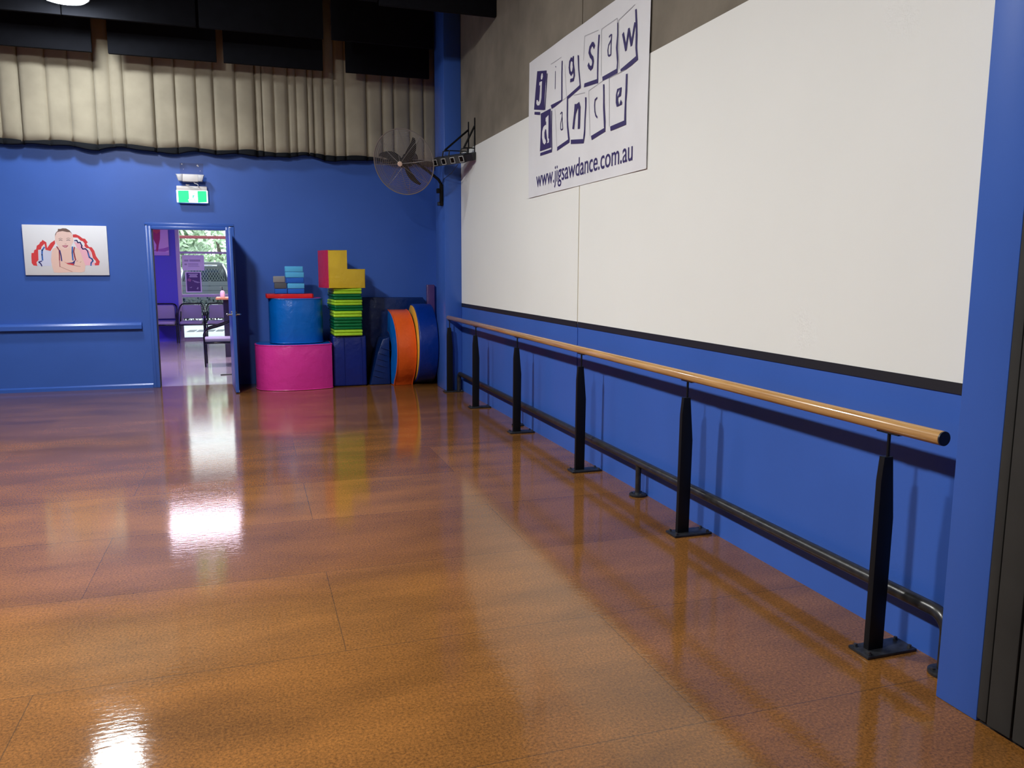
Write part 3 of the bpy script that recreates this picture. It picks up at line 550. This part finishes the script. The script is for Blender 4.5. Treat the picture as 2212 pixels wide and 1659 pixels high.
# ------------------------------------------------------------------ stage light bar on wall brackets
A = Vector((2.112, 9.395, 2.747)); Bv = Vector((2.462, 8.86, 2.76)); dr = (Bv-A).normalized(); fx = Vector((dr.y, -dr.x, 0)).normalized()  # lens side faces the room
if fx.x > 0: fx = -fx
upv = dr.cross(fx) if dr.cross(fx).z > 0 else -dr.cross(fx)
fxd = (fx*.93-upv*.37).normalized(); upd = dr.cross(fxd); upd = upd if upd.z > 0 else -upd
BL = (Bv-A).length
def lb(a, f, u): return A+dr*a+fxd*f+upd*u
def obox(m, a0, a1, f0, f1, u0, u1, mt):
    P = [lb(a, f, u) for a in (a0, a1) for f in (f0, f1) for u in (u0, u1)]
    v = [m.bm.verts.new(p) for p in P]
    fs = [m.bm.faces.new([v[i] for i in q]) for q in ((0, 1, 3, 2), (4, 6, 7, 5), (0, 4, 5, 1), (2, 3, 7, 6), (0, 2, 6, 4), (1, 5, 7, 3))]
    m._tag(fs, mt); bmesh.ops.recalc_face_normals(m.bm, faces=fs)
lt = thing('light_bar', 'dark stage light bar with four square lenses beside the fan', 'stage light', tuple(A+dr*BL/2))
m = MB(); obox(m, .02, BL*.80, -.055, .045, -.045, .045, M['fixture']); obox(m, 0, .02, -.05, .035, -.038, .038, M['strip']); m.build('body', lt)
m = MB(); obox(m, BL*.80, BL-.01, -.055, .030, -.038, .038, M['strip']); m.build('power_box', lt)
for k in range(4):
    a = .06+k*.138
    m = MB(); obox(m, a-.032, a+.032, .045, .049, -.034, .034, M['lensframe']); ln = m.build('lens_frame', lt, smooth=False)
    m = MB(); obox(m, a-.026, a+.026, .049, .0505, -.028, .028, M['lens']); m.build('lens', ln, smooth=False)
for a in (.20, .48):
    m = MB(); m.tube([lb(a-.05, 0, .04), A+dr*(a-.05)+Vector((0, 0, .105)), A+dr*(a+.05)+Vector((0, 0, .105)), lb(a+.05, 0, .04)], .008, M['strip'], 8); m.build('yoke', lt)
for y_, tipx, lab in ((9.20, 2.19, 'longer black triangular wall bracket, nearer the corner, carrying the light bar'), (8.93, 2.345, 'shorter black triangular wall bracket carrying the wall end of the light bar')):
    br_ = thing('wall_bracket', lab, 'bracket', (RX, y_, 2.87), 'wall brackets of the light bar')
    m = MB(); m.bb((RX-.010, y_-.012, 2.78), (RX-.001, y_+.012, 3.19), M['post']); m.build('upright', br_)
    m = MB(); m.bb((tipx, y_-.010, 2.854), (RX-.009, y_+.010, 2.864), M['post']); m.build('shelf_arm', br_)
    m = MB(); m.tube([(tipx+.01, y_, 2.862), (RX-.008, y_, 3.10)], .011, M['post'], 4); m.build('brace', br_)
m = MB(); cp = [Vector((2.315, 9.05, 2.69)), Vector((2.30, 9.30, 2.62)), Vector((2.262, 9.548, 2.575)), Vector((2.262, 9.60, 2.54)), Vector((2.255, 9.66, 2.535))]
m.tube(cp, .0035, M['strip'], 6); tag(m.build('power_lead', origin=tuple(cp[0])), 'thin black lead drooping from the light bar to the fan mount', 'cable')

# ------------------------------------------------------------------ high bay lamps
def bay(x, y, z, label, es, LAMPCOL=(1.0, .995, .96)):
    o = thing('high_bay_lamp', label, 'ceiling lamp', (x, y, z), 'high bay lamps')
    m = MB(); m.lathe([(.235, .0), (.245, .02), (.235, .05), (.15, .09), (.11, .16), (.06, .19), (0, .19)], (x, y, z), (0, 0, 1), M['lampbody'], 36); m.build('housing', o)
    m = MB(); m.lathe([(.228, .004), (.20, -.020), (.13, -.038), (.06, -.045), (0, -.046)], (x, y, z), (0, 0, 1), mat('lamp_lens', (.8, .8, .8), .4, emit=LAMPCOL, es=es), 32); m.build('lens', o)
    m = MB(); m.tube([(x, y, z+.18), (x, y, CEIL)], .008, M['lampbody'], 8); m.build('suspension_rod', o)
bay(-1.68, 9.56, 4.235, 'round glowing high bay lamp at the top left, in front of the curtain', LAMP_A, (.95, 1, 1.03))
bay(-1.68, 5.70, 4.27, 'added high bay lamp out of view, second from the curtain', LAMP_B)  # unseen lamp, added to cast the post shadows on the right wall
bay(-1.68, 1.70, 4.27, 'added high bay lamp out of view, third from the curtain, nearest the camera', LAMP_C)  # also added out of view, for the other set of post shadows
# ------------------------------------------------------------------ soft play pieces by the far wall
def dshape(x0, x1, yf, yb, asym=.38, n=28, ep=2.4, skew=0.):
    """D footprint: flat back at yb, bulging front reaching yf"""
    cx, hw = (x0+x1)/2, (x1-x0)/2; pts = []
    for i in range(n+1):
        a = PI+PI*i/n; c, s = math.cos(a), math.sin(a)
        x = cx+hw*math.copysign(abs(c)**(2/ep), c); y = yb-(yb-yf)*abs(s)**(2/ep)
        pts.append((x+skew*hw*abs(s), y))
    return pts
def piece(name, label, cat, foot, z0, z1, side, top, bev=.012, group=None, seam=True):
    c = [sum(p[i] for p in foot)/len(foot) for i in (0, 1)]
    o = thing(name, label, cat, (c[0], c[1], z0), group)
    m = MB(); m.prism(foot, 'z', z0, z1, side, bev, capm=top, seg=3); m.build('padded_cover', o)
    if seam:
        for zz in (z0+.008, z1-.008):
            m = MB(); m.tube([(p[0], p[1], zz) for p in foot], .006, side, 6, closed=True); m.build('piping', o)
    return o
pf = [(.962, 10.76), (.10, 10.76), (.045, 10.62), (.030, 10.48), (.045, 10.36), (.085, 10.275), (.15, 10.215), (.24, 10.168), (.35, 10.137), (.47, 10.122), (.59, 10.124), (.70, 10.140), (.81, 10.168), (.90, 10.200), (.955, 10.232), (.962, 10.25)]
piece('soft_play_block', 'big pink half-round soft play block standing on the floor', 'soft play block', pf, .0, .570, M['pink'], M['vblue'], .010)
bf = [(.87, 10.74), (.25, 10.74), (.215, 10.58), (.212, 10.48), (.225, 10.40), (.255, 10.33), (.31, 10.275), (.40, 10.235), (.52, 10.22), (.64, 10.23), (.74, 10.26), (.82, 10.315), (.86, 10.39), (.875, 10.48), (.876, 10.60)]
piece('soft_play_block', 'bright blue half-round soft play block on top of the pink one', 'soft play block', bf, .577, 1.138, M['vblue'], M['pink'], .012)
rf = [(.185, 10.34), (.20, 10.32), (.74, 10.32), (.758, 10.34), (.758, 10.66), (.74, 10.68), (.20, 10.68), (.185, 10.66)]
piece('foam_mat', 'thin red foam mat lying on the bright blue block', 'mat', rf, 1.140, 1.192, M['vred'], M['vred'], .008, seam=False)
# foam yoga blocks
def block(x0, x1, z0, z1, m_, label, a=0., dy=0.):
    m = MB(); c = ((x0+x1)/2, 10.43+dy, (z0+z1)/2)
    m.box(c, (x1-x0, .15, z1-z0-.002), m_, .007, rot=Rz(a), about=c, seg=3)
    tag(m.build('yoga_block', origin=(c[0], c[1], z0)), label, 'foam block', 'foam yoga blocks on the red mat')
block(.451, .651, 1.1925, 1.256, M['bkblue'], 'mid blue foam block on the red mat, bottom of the taller right stack')
block(.447, .652, 1.257, 1.324, M['bkcyan'], 'sky blue foam block, second from bottom of the taller stack', .02)
block(.438, .650, 1.325, 1.392, M['bkblue'], 'mid blue foam block, third up in the taller stack, beside the light grey one', -.02)
block(.430, .648, 1.393, 1.462, M['bkcyan'], 'sky blue foam block, second from top of the taller stack', .06)
block(.426, .641, 1.463, 1.534, M['bkcyan'], 'topmost sky blue foam block of the taller stack', .02)
block(.293, .440, 1.1925, 1.256, M['bkblue'], 'mid blue foam block at the bottom of the shorter left stack', 0, .01)
block(.293, .436, 1.257, 1.330, M['bkdark'], 'dark grey foam block in the middle of the shorter left stack', 0, .01)
block(.282, .425, 1.331, 1.412, M['bkgrey'], 'light grey foam block on top of the shorter left stack', -.05, .01)

# padded navy cube, green folding mats, yellow L-shape
nb = thing('padded_box', 'navy blue padded box standing under the green mats', 'soft play block', (1.185, 10.54, 0))
m = MB(); m.bb((.975, 10.31, .004), (1.402, 10.79, .655), M['navy'], .022, seg=3); m.build('padded_cover', nb)
for xx in (1.118, 1.338):
    m = MB(); m.tube([(xx, 10.308, .03), (xx, 10.305, .63)], .006, M['navy'], 6); m.build('seam_piping', nb)
mz = .657
def mat_stack(z0, z1, cols, a, xo, label, yo=0.):
    o = thing('folding_mat', label, 'mat', (1.18, 10.5, z0), 'green folding mats stacked on the navy box')
    h = (z1-z0)/len(cols); piv = Vector((1.0, 10.26, 0))
    for k, c in enumerate(cols):
        m = MB(); e = random.uniform(-.006, .006)
        m.bb((1.0+xo+e, 10.26+yo+random.uniform(0, .006), z0+k*h+.0008), (1.358+xo+e, 10.74+yo, z0+(k+1)*h-.0008), M[c], min(.013, h*.42), rot=Rz(R(a)), about=piv, seg=3); m.build('mat_panel', o)
mat_stack(.657, .815, ['lime', 'lime', 'green', 'green'], 1.5, .0, 'folded lime over dark green mat lying lowest, directly on the navy box')
mat_stack(.817, .972, ['green', 'green', 'lime', 'lime'], 1.5, -.002, 'folded green mat second from the bottom of the stack, lime panels uppermost')
mat_stack(.974, 1.115, ['green', 'green', 'lime', 'lime'], 6, .012, 'folded green mat second from the top, twisted a little to the right')
mat_stack(1.117, 1.262, ['green', 'green', 'lime', 'lime'], 3.5, .0, 'topmost folded green mat, right under the yellow shape')
Lr = Rz(R(13)); piv = Vector((.945, 10.2, 0))
lo = thing('soft_play_shape', 'yellow and crimson L-shaped soft block on top of the green mats', 'soft play block', (1.18, 10.42, 1.264))
m = MB(); m.prism([(.945, 1.265), (1.418, 1.265), (1.418, 1.502), (1.182, 1.502), (1.182, 1.736), (.945, 1.736)], 'y', 10.2, 10.64, M['yellow'], .012, rot=Lr, about=piv, seg=3)
m.bm.normal_update()
for f in m.bm.faces:
    if f.normal.dot(Lr @ Vector((-1, 0, 0))) > .9 and (f.calc_center_median()-piv).dot(Lr @ Vector((1, 0, 0))) < .1: f.material_index = m.mi(M['crimson'])
m.build('padded_cover', lo)
m = MB(); Lp = [(.945, 1.268), (1.416, 1.268), (1.416, 1.500), (1.180, 1.500), (1.180, 1.734), (.945, 1.734)]
m.tube([tuple(piv+Lr @ (Vector((x, 10.203, z))-piv)) for x, z in Lp], .005, M['yellow'], 6, closed=True); m.build('piping', lo)

# navy mats and wedge behind
wm = thing('wall_mat', 'wide dark navy mat standing upright against the far wall', 'mat', (1.85, 10.86, 0))
m = MB(); m.prism([(1.41, .0), (2.29, .0), (2.29, 1.06), (2.255, 1.122), (1.41, 1.130)], 'y', 10.80, 10.87, M['deepnavy'], .012); m.build('padded_cover', wm)
wd = thing('foam_wedge', 'dark blue creased foam wedge on the floor left of the orange arch', 'soft play block', (1.6, 10.5, 0))
m = MB(); m.prism([(1.445, .002), (1.71, .002), (1.71, .62), (1.62, .60), (1.545, .40)], 'y', 10.34, 10.76, M['deepnavy'], .015)
m.build('padded_cover', wd)
for k in range(6):
    z_ = .10+k*.072; x_ = 1.475+k*.022
    m = MB(); m.tube([(x_, 10.334, z_+.03), (x_+.07, 10.332, z_+.012), (x_+.14, 10.334, z_-.015)], [.003, .007, .002], M['deepnavy'], 6); m.build('crease', wd)

# orange arch segment: a thick C standing up, blue side faces
def ring_piece(name, label, outer, inner, x0, x1, shell, side, rz, piv, bev=.010):
    o = thing(name, label, 'soft play block', (piv[0], piv[1], 0))
    m = MB(); m.prism(outer+inner[::-1], 'x', x0, x1, shell, bev, capm=side, rot=Rz(rz), about=piv, seg=3); m.build('padded_cover', o)
    m = MB()
    for xx in (x0+.004, x1-.004): m.tube([tuple(Vector(piv)+Rz(rz) @ (Vector((xx, y-.002, z))-Vector(piv))) for y, z in outer], .0065, shell, 6)
    m.build('seam_piping', o)
    return o
def carc(cy, cz, r, a0, a1, n=22): return [(cy-r*math.cos(R(a0+(a1-a0)*i/n)), cz+r*math.sin(R(a0+(a1-a0)*i/n))) for i in range(n+1)]
out = carc(10.53, .46, .515, 88, -50); out = [(y, z) for y, z in out if z > .03]+[(10.235, .002)]
inn = carc(10.56, .46, .22, 88, -60); inn = [(y, z) for y, z in inn if z > .03]+[(10.47, .30), (10.50, .002)]
ring_piece('soft_play_arch', 'orange curved soft play arch with blue sides, standing upright', out, inn, 1.738, 1.990, M['orange'], M['vblue'], R(4), (1.85, 10.2, 0))
# navy drum with amber sides behind it
dr_ = [(10.42-.522*math.cos(R(a)), .525+.525*math.sin(R(a))) for a in range(-88, 100, 6)]
dr_ = [(y, max(.001, z)) for y, z in dr_]
o = thing('soft_play_drum', 'navy half-drum with amber side, tucked behind the orange arch', 'soft play block', (2.16, 10.4, 0))
m = MB(); m.prism(dr_+[(10.78, .85), (10.78, .20)], 'x', 2.022, 2.268, M['royal'], .014, capm=M['royal'], seg=3); m.build('padded_cover', o)
m = MB(); m.prism([(y+(10.42-y)*.05, .525+(z-.525)*.965) for y, z in dr_]+[(10.77, .84), (10.77, .21)], 'x', 2.015, 2.023, M['amber'], .002); tag(m.build('side_panel', o), 'amber yellow side face', None)
m = MB(); m.bb((2.325, 10.845, .001), (2.432, 10.915, 1.293), M['purple'], .008)
tag(m.build('upright_pad', origin=(2.38, 10.88, 0)), 'narrow dusky purple pad standing upright in the far corner', 'mat')

# ------------------------------------------------------------------ reception beyond the doorway
RY = 17.9
struct(MB().bb((-4.0, FY+.06, -.15), (3.0, RY+.2, 0), M['recfloor']).build('floor.001', smooth=False))
struct(MB().bb((-4.0, FY+.13, 2.75), (3.0, RY+.2, 2.9), M['recceil']).build('ceiling.001', smooth=False))
struct(MB().bb((-4.2, FY+.13, 0), (-4.0, RY+.2, 2.9), M['recwall']).build('wall_reception_left', smooth=False))
struct(MB().bb((3.0, FY+.13, 0), (3.2, RY+.2, 2.9), M['recwall']).build('wall_reception_right', smooth=False))
w = MB(); w.bb((-4.0, RY, 0), (-1.42, RY+.15, 2.75), M['recwall']); w.bb((2.2, RY, 0), (3.0, RY+.15, 2.75), M['recwall'])
struct(w.build('wall_reception_back', smooth=False))
wf = MB()
for x0, x1 in ((-1.42, -1.345), (.35, .42), (2.13, 2.2)): wf.bb((x0, RY, 0), (x1, RY+.12, 2.75), M['frame'], .004)
for z0, z1 in ((0, .07), (.912, .972), (1.808, 1.852), (2.69, 2.75)):
    for x0, x1 in ((-1.345, .35), (.42, 2.13)): wf.bb((x0, RY+.01, z0), (x1, RY+.11, z1), M['frame'], .004)
win = struct(wf.build('window_1', origin=(-1.42, RY, 0)))
for x0, x1 in ((-1.345, .35), (.42, 2.13)):
    for z0, z1 in ((.07, .912), (.972, 1.808), (1.852, 2.69)):
        MB().bb((x0, RY+.055, z0), (x1, RY+.061, z1), M['glass']).build('pane', win, smooth=False)
# notices taped inside the glass
no = thing('notice_sheet', 'pale landscape notice with grey text stuck on the reception window', 'notice', (-1.1, RY+.05, 1.62))
m = MB(); m.bb((-1.312, RY+.046, 1.462), (-.885, RY+.049, 1.778), M['paper']); m.build('sheet', no, smooth=False)
m = MB()
for x0, x1, z0, z1 in ((-1.27, -1.19, 1.645, 1.685), (-1.17, -.96, 1.645, 1.688), (-1.27, -1.22, 1.57, 1.605), (-1.20, -1.0, 1.592, 1.607), (-1.20, -1.0, 1.567, 1.580), (-1.20, -.98, 1.540, 1.552)):
    m.flat([(x0, RY+.0455, z0), (x1, RY+.0455, z0), (x1, RY+.0455, z1), (x0, RY+.0455, z1)], M['paperink'])
m.build('printing', no, smooth=False)
po = thing('window_poster', 'purple portrait poster with pale border stuck under the notice', 'poster', (-1.11, RY+.05, 1.22))
m = MB(); m.bb((-1.265, RY+.046, 1.008), (-.955, RY+.049, 1.437), M['paper']); m.build('sheet', po, smooth=False)
m = MB(); Fz = lambda x0, x1, z0, z1, mt, k=0: m.flat([(x0, RY+.0455-k*.0003, z0), (x1, RY+.0455-k*.0003, z0), (x1, RY+.0455-k*.0003, z1), (x0, RY+.0455-k*.0003, z1)], mt)
Fz(-1.243, -.977, 1.03, 1.415, M['posterpurple'])
for x0, x1, z0 in ((-1.20, -1.02, 1.378), (-1.18, -1.04, 1.352), (-1.19, -1.03, 1.325)): Fz(x0, x1, z0, z0+.014, M['paper'], 1)
for pts in ([(-1.13, 1.250), (-.99, 1.205), (-.99, 1.22), (-1.13, 1.262)], [(-1.10, 1.225), (-1.02, 1.20), (-1.02, 1.21), (-1.10, 1.235)], [(-1.20, 1.11), (-1.16, 1.10), (-1.14, 1.13), (-1.17, 1.115)], [(-1.06, 1.08), (-1.03, 1.07), (-1.02, 1.11), (-1.035, 1.12)]): m.flat([(x, RY+.0452, z) for x, z in pts], M['paperink'])
m.flat([(-1.22, RY+.0452, 1.245), (-1.17, RY+.0452, 1.23), (-1.15, RY+.0452, 1.27), (-1.19, RY+.0452, 1.305), (-1.23, RY+.0452, 1.275)], M['posterpink'])
m.build('printing', po, smooth=False)
pk = thing('canvas_print', 'pink canvas picture of a dark red tapering form on reception wall', 'picture', (-1.7, RY, 2.1))
m = MB(); m.bb((-1.90, RY-.03, 1.765), (-1.545, RY-.001, 2.55), mat('picture_pale_pink', srgb(226, 180, 214), .5), .004); m.build('canvas', pk)
m = MB(); q = lambda pts, mt, k=0: m.flat([(x, RY-.0308-.0003*k, z) for x, z in pts], mt)
q([(-1.90, 1.77), (-1.548, 1.77), (-1.548, 1.83), (-1.90, 1.83)], mat('picture_lilac', srgb(196, 150, 204), .5)); q([(-1.90, 1.85), (-1.62, 1.84), (-1.548, 1.87), (-1.548, 1.94), (-1.64, 1.91), (-1.90, 1.86)], mat('picture_mauve', srgb(170, 104, 176), .5), 1)
q([(-1.86, 2.5), (-1.70, 2.5), (-1.69, 2.25), (-1.70, 2.10), (-1.73, 1.98), (-1.745, 1.88), (-1.77, 1.83), (-1.785, 1.88), (-1.775, 1.98), (-1.82, 2.08), (-1.85, 2.25)], mat('picture_magenta', srgb(176, 40, 96), .5), 2); q([(-1.86, 2.5), (-1.70, 2.5), (-1.69, 2.25), (-1.76, 2.2), (-1.84, 2.26)], mat('picture_red', srgb(206, 70, 84), .5), 3)
m.build('printed_image', pk, smooth=False)

# waiting chairs: front at -y, origin on the floor
def chair(label, group):
    o = thing('waiting_chair', label, 'chair', (0, 0, 0), group)
    m = MB(); m.bb((-.215, -.25, .375), (.215, .22, .435), M['chairfab'], .022, seg=3); m.build('seat', o)
    m = MB(); m.prism([(-.19, .47), (.19, .47), (.185, .72), (.15, .752), (-.15, .752), (-.185, .72)], 'y', .185, .235, M['chairfab'], .016, seg=3); m.build('backrest', o)
    m = MB(); m.bb((-.235, -.24, .352), (.235, .215, .376), M['chairframe'], .004); m.build('seat_frame', o)
    for sx in (-1, 1):
        x = sx*.243
        m = MB(); m.tube([(x, -.235, .0), (x, -.240, .50)], .0135, M['chairframe'], 10); m.build('leg', o)
        m = MB(); m.tube([(x, .27, .0), (x*.97, .235, .40), (x*.90, .235, .62)], .0135, M['chairframe'], 10); m.build('leg', o)
        m = MB(); m.tube([(x, -.240, .49), (x, -.225, .545), (x, -.18, .58), (x, -.05, .615), (x*.99, .10, .665), (x*.93, .20, .725), (x*.80, .235, .765), (x*.62, .240, .778), (0, .240, .780)], .0145, M['chairframe'], 10); m.build('armrest', o)
    return o
c0 = chair('grey-lilac waiting chair under the pink canvas, partly behind the door frame', 'reception waiting chairs')
c0.location = (-1.685, 17.66, 0)
dup(c0, (-1.165, 17.66, 0), 0, 'grey-lilac waiting chair in the middle of the row, in front of the window')
dup(c0, (-.645, 17.66, 0), 0, 'grey-lilac waiting chair at the right of the row, beside the dark counter')
dup(c0, (-.46, 13.27, 0), -PI/2, 'nearest grey-lilac waiting chair, side on, half hidden by the open door')

ct = thing('counter_table', 'narrow high table with orange wooden top in the reception', 'table', (-.2, 14.45, 0))
m = MB(); m.bb((-.55, 14.2, .985), (.35, 14.75, 1.02), M['counter'], .004); m.build('table_top', ct)
m = MB(); m.bb((-.44, 14.38, 0), (.30, 14.60, .985), M['darkpanel'], .003); m.build('pedestal', ct)
bt = thing('sanitiser_bottle', 'milky pump bottle with black nozzle standing on the reception table', 'bottle', (-.445, 14.42, 1.02))
m = MB(); m.lathe([(.036, 0), (.038, .006), (.038, .085), (.030, .105), (.014, .112), (.014, .12)], (-.445, 14.42, 1.0205), (0, 0, 1), M['bottle'], 20); m.build('body', bt)
m = MB(); m.lathe([(.013, .120), (.013, .138), (.005, .140), (.005, .165), (.009, .166), (.009, .174)], (-.445, 14.42, 1.0205), (0, 0, 1), M['pump'], 14); m.tube([(-.445, 14.42, 1.19), (-.485, 14.41, 1.188)], .005, M['pump'], 6); m.build('pump_head', bt)
m = MB(); m.bb((-.445, 11.93, .0), (-.20, 11.965, .012), M['pump'], .002); tag(m.build('floor_bar', origin=(-.3, 11.95, 0)), 'short flat black bar lying on the pale floor behind the door', 'bar')

# unseen ceiling panel and violet strip, both added to give the reception lavender light
def fill_light(name, label, lo, hi, col, es):
    o = thing(name, label, 'ceiling lamp', tuple((a+b)/2 for a, b in zip(lo, hi)))
    m = MB(); m.bb((lo[0]-.02, lo[1]-.02, lo[2]+.004), (hi[0]+.02, hi[1]+.02, hi[2]), M['white'], .004); m.build('housing', o)
    m = MB(); m.bb((lo[0], lo[1], lo[2]), (hi[0], hi[1], lo[2]+.004), mat(name+'_diffuser', (.8, .8, .8), .4, emit=col, es=es)); m.build('diffuser', o, smooth=False)
fill_light('lilac_fill_panel', 'unseen ceiling panel added to give the reception its lavender light', (-1.9, 13.3, 2.70), (.3, 14.0, 2.749), (.96, .80, 1), PANEL_E)
fill_light('violet_fill_strip', 'unseen violet strip added along the left reception wall for lavender light', (-3.98, 11.5, 2.60), (-3.90, 17.5, 2.64), (.35, .16, 1), STRIP_E)

# ------------------------------------------------------------------ outside the window
struct(MB().bb((-14, RY+.2, -.2), (12, 48, -.02), M['paving']).build('ground', smooth=False))
dg = thing('drain_grate', 'long dark slotted drain grate in the pale paving outside', 'grate', (-.9, 21.0, -.02))
for k in range(12):
    m = MB(); m.prism([(-1.50+k*.22, 20.7), (-1.33+k*.22, 20.7), (-1.29+k*.22, 21.3), (-1.46+k*.22, 21.3)], 'z', -.021, -.014, M['grate']); m.build('slot_panel', dg, smooth=False)
fe = thing('slat_fence', 'grey horizontal slat fence beyond the paving outside the window', 'fence', (-1, 24.2, 0))
m = MB()
for k in range(8): m.bb((-5, 24.18, .10+k*.132), (4, 24.22, .10+k*.132+.118), M['slat'])
m.build('slat_panel', fe, smooth=False)
for xx in (-4.6, -2.9, -1.08, .7, 2.6):
    m = MB(); m.bb((xx-.03, 24.22, 0), (xx+.03, 24.28, 1.16), M['slat']); m.build('fence_post', fe, smooth=False)
def leaves(m, c, rad, n, size, mt, rnd):
    for _ in range(n):
        d = Vector((rnd.gauss(0, 1), rnd.gauss(0, 1), rnd.gauss(0, 1))).normalized()*rnd.uniform(.45, 1)**.6
        p = Vector(c)+Vector((d.x*rad[0], d.y*rad[1], d.z*rad[2]))
        a = Vector((rnd.gauss(0, 1), rnd.gauss(0, 1), rnd.gauss(0, 1))).normalized(); b = a.orthogonal().normalized()
        m.flat([p-a*size, p+b*size*.45, p+a*size, p-b*size*.45], mt)
rnd = random.Random(3)
hd = thing('hedge', 'low dark hedge at the foot of the slat fence', 'hedge', (-1, 23.6, 0))
m = MB()
for k in range(14): leaves(m, (-4+k*.5, 23.65, .36), (.42, .30, .42), 150, .07, M['leafdark'], rnd)
m.build('foliage', hd, smooth=False)
m = MB()
for k in range(14): m.tube([(-4+k*.5, 23.65, -.02), (-4+k*.5+.05, 23.65, .5)], .02, M['bark'], 5)
m.build('stems', hd)
for x_, y_, h_, r_t, lab in ((-3.5, 37.0, 2.6, 1.8, 'pale green tree beyond the fence, left part of the reception window'), (1.4, 37.0, 2.7, 1.8, 'pale green tree beyond the fence, right part of the window'), (-1.4, 42.5, 3.2, 3.0, 'tallest pale green tree, farthest behind the car')):
    t_ = thing('tree', lab, 'tree', (x_, y_, 0), 'trees beyond the fence')
    m = MB(); m.tube([(x_, y_, -.02), (x_+.1, y_, h_*.6), (x_-.1, y_, h_)], [.16, .12, .05], M['bark'], 8); m.build('trunk', t_)
    m = MB(); leaves(m, (x_, y_, h_), (r_t, r_t*.9, r_t), 2600, .20, M['leaf'], rnd); m.build('crown', t_, smooth=False)
bmo = thing('awning_beam', 'dusky red horizontal beam crossing the sky outside the window', 'beam', (-1, 20.2, 2.2))
m = MB(); m.bb((-4.5, 20.15, 2.195), (4.5, 20.25, 2.262), M['beam'], .004); m.build('rail', bmo)
for xx in (-4.2, 4.2):
    m = MB(); m.bb((xx-.05, 20.15, -.02), (xx+.05, 20.25, 2.2), M['beam'], .004); m.build('support_post', bmo)

# parked car seen end-on over the fence
cx, cy = -1.48, 30.0
ca = thing('parked_car', 'dark grey estate car parked end-on beyond the slat fence', 'car', (cx, cy+2, 0))
m = MB(); m.prism([(-.80, .30), (.80, .30), (.85, .60), (.84, .95), (.74, 1.42), (.62, 1.68), (.48, 1.74), (-.48, 1.74), (-.62, 1.68), (-.74, 1.42), (-.84, .95), (-.85, .60)], 'y', 0, 4.2, M['carbody'], .06, seg=3)
for v in m.bm.verts: v.co += Vector((cx, cy, 0))
m.build('body', ca)
m = MB(); m.prism([(cx-.74, 1.02), (cx+.74, 1.02), (cx+.60, 1.60), (cx-.60, 1.60)], 'y', cy-.012, cy+.05, M['carglass'], .01); rw = m.build('rear_window', ca)
m = MB()
for k in range(15):
    x_ = -.66+k*.094
    for s1 in (1, -1):
        a_ = Vector((cx+x_, cy-.016, 1.08)); b_ = Vector((cx+max(-.60, min(.60, x_+s1*.25)), cy-.016, 1.50)); m.tube([a_, b_], .006, M['mesh'], 4)
m.build('cargo_net', rw)
m = MB(); m.bb((cx-.42, cy-.03, 1.585), (cx+.42, cy+.02, 1.635), M['chrome'], .008); m.build('spoiler_strip', ca)
for sx in (-1, 1):
    m = MB(); m.tube([(cx+sx*.60, cy-.01, 1.66), (cx+sx*.70, cy-.01, 1.45), (cx+sx*.80, cy-.01, 1.05)], .03, M['chrome'], 8); m.build('pillar_trim', ca)
    m = MB(); m.bb((cx+sx*.80-.06, cy-.02, .68), (cx+sx*.80+.06, cy+.05, .95), M['taillight'], .02); m.build('tail_lamp', ca)
    for yy in (.75, 3.45):
        m = MB(); m.lathe([(.18, -.10), (.32, -.10), (.33, 0), (.32, .10), (.18, .10)], (cx+sx*.72, cy+yy, .315), (1, 0, 0), M['tyre'], 24); m.build('wheel', ca)
m = MB(); m.bb((cx-.82, cy-.10, .36), (cx+.82, cy+.05, .58), M['carbody'], .04); m.build('bumper', ca)

# ------------------------------------------------------------------ daylight outside, camera, colour management
wo = bpy.data.worlds.new('sky'); SC.world = wo; wo.use_nodes = True
bg = wo.node_tree.nodes['Background']; bg.inputs['Color'].default_value = (.86, .94, 1, 1); bg.inputs['Strength'].default_value = SKY_E

cam = bpy.data.cameras.new('camera'); co = bpy.data.objects.new('camera', cam); COL.objects.link(co); SC.camera = co
rv = Vector((.95021669, -.31156648, .0038182)); uv = Vector((.04074118, .13638269, .98981812)); fv = Vector((.30891488, .94038614, -.14228669))
mw = Matrix((rv, uv, -fv)).transposed().to_4x4(); mw.translation = Vector((0, 0, 1.5)); co.matrix_world = mw
cam.sensor_fit = 'HORIZONTAL'; cam.sensor_width = 36; cam.lens = 1714.770327/2212*36; cam.clip_start = .05; cam.clip_end = 200

vs_ = SC.view_settings
SC.display_settings.display_device = 'sRGB'; vs_.view_transform = 'Standard'; vs_.look = 'None'; vs_.gamma = 1; vs_.exposure = EXPO; vs_.use_curve_mapping = False
SC.cycles.max_bounces = 8; SC.cycles.transparent_max_bounces = 12; SC.cycles.caustics_reflective = False; SC.cycles.caustics_refractive = False
SC.cycles.sample_clamp_indirect = 6
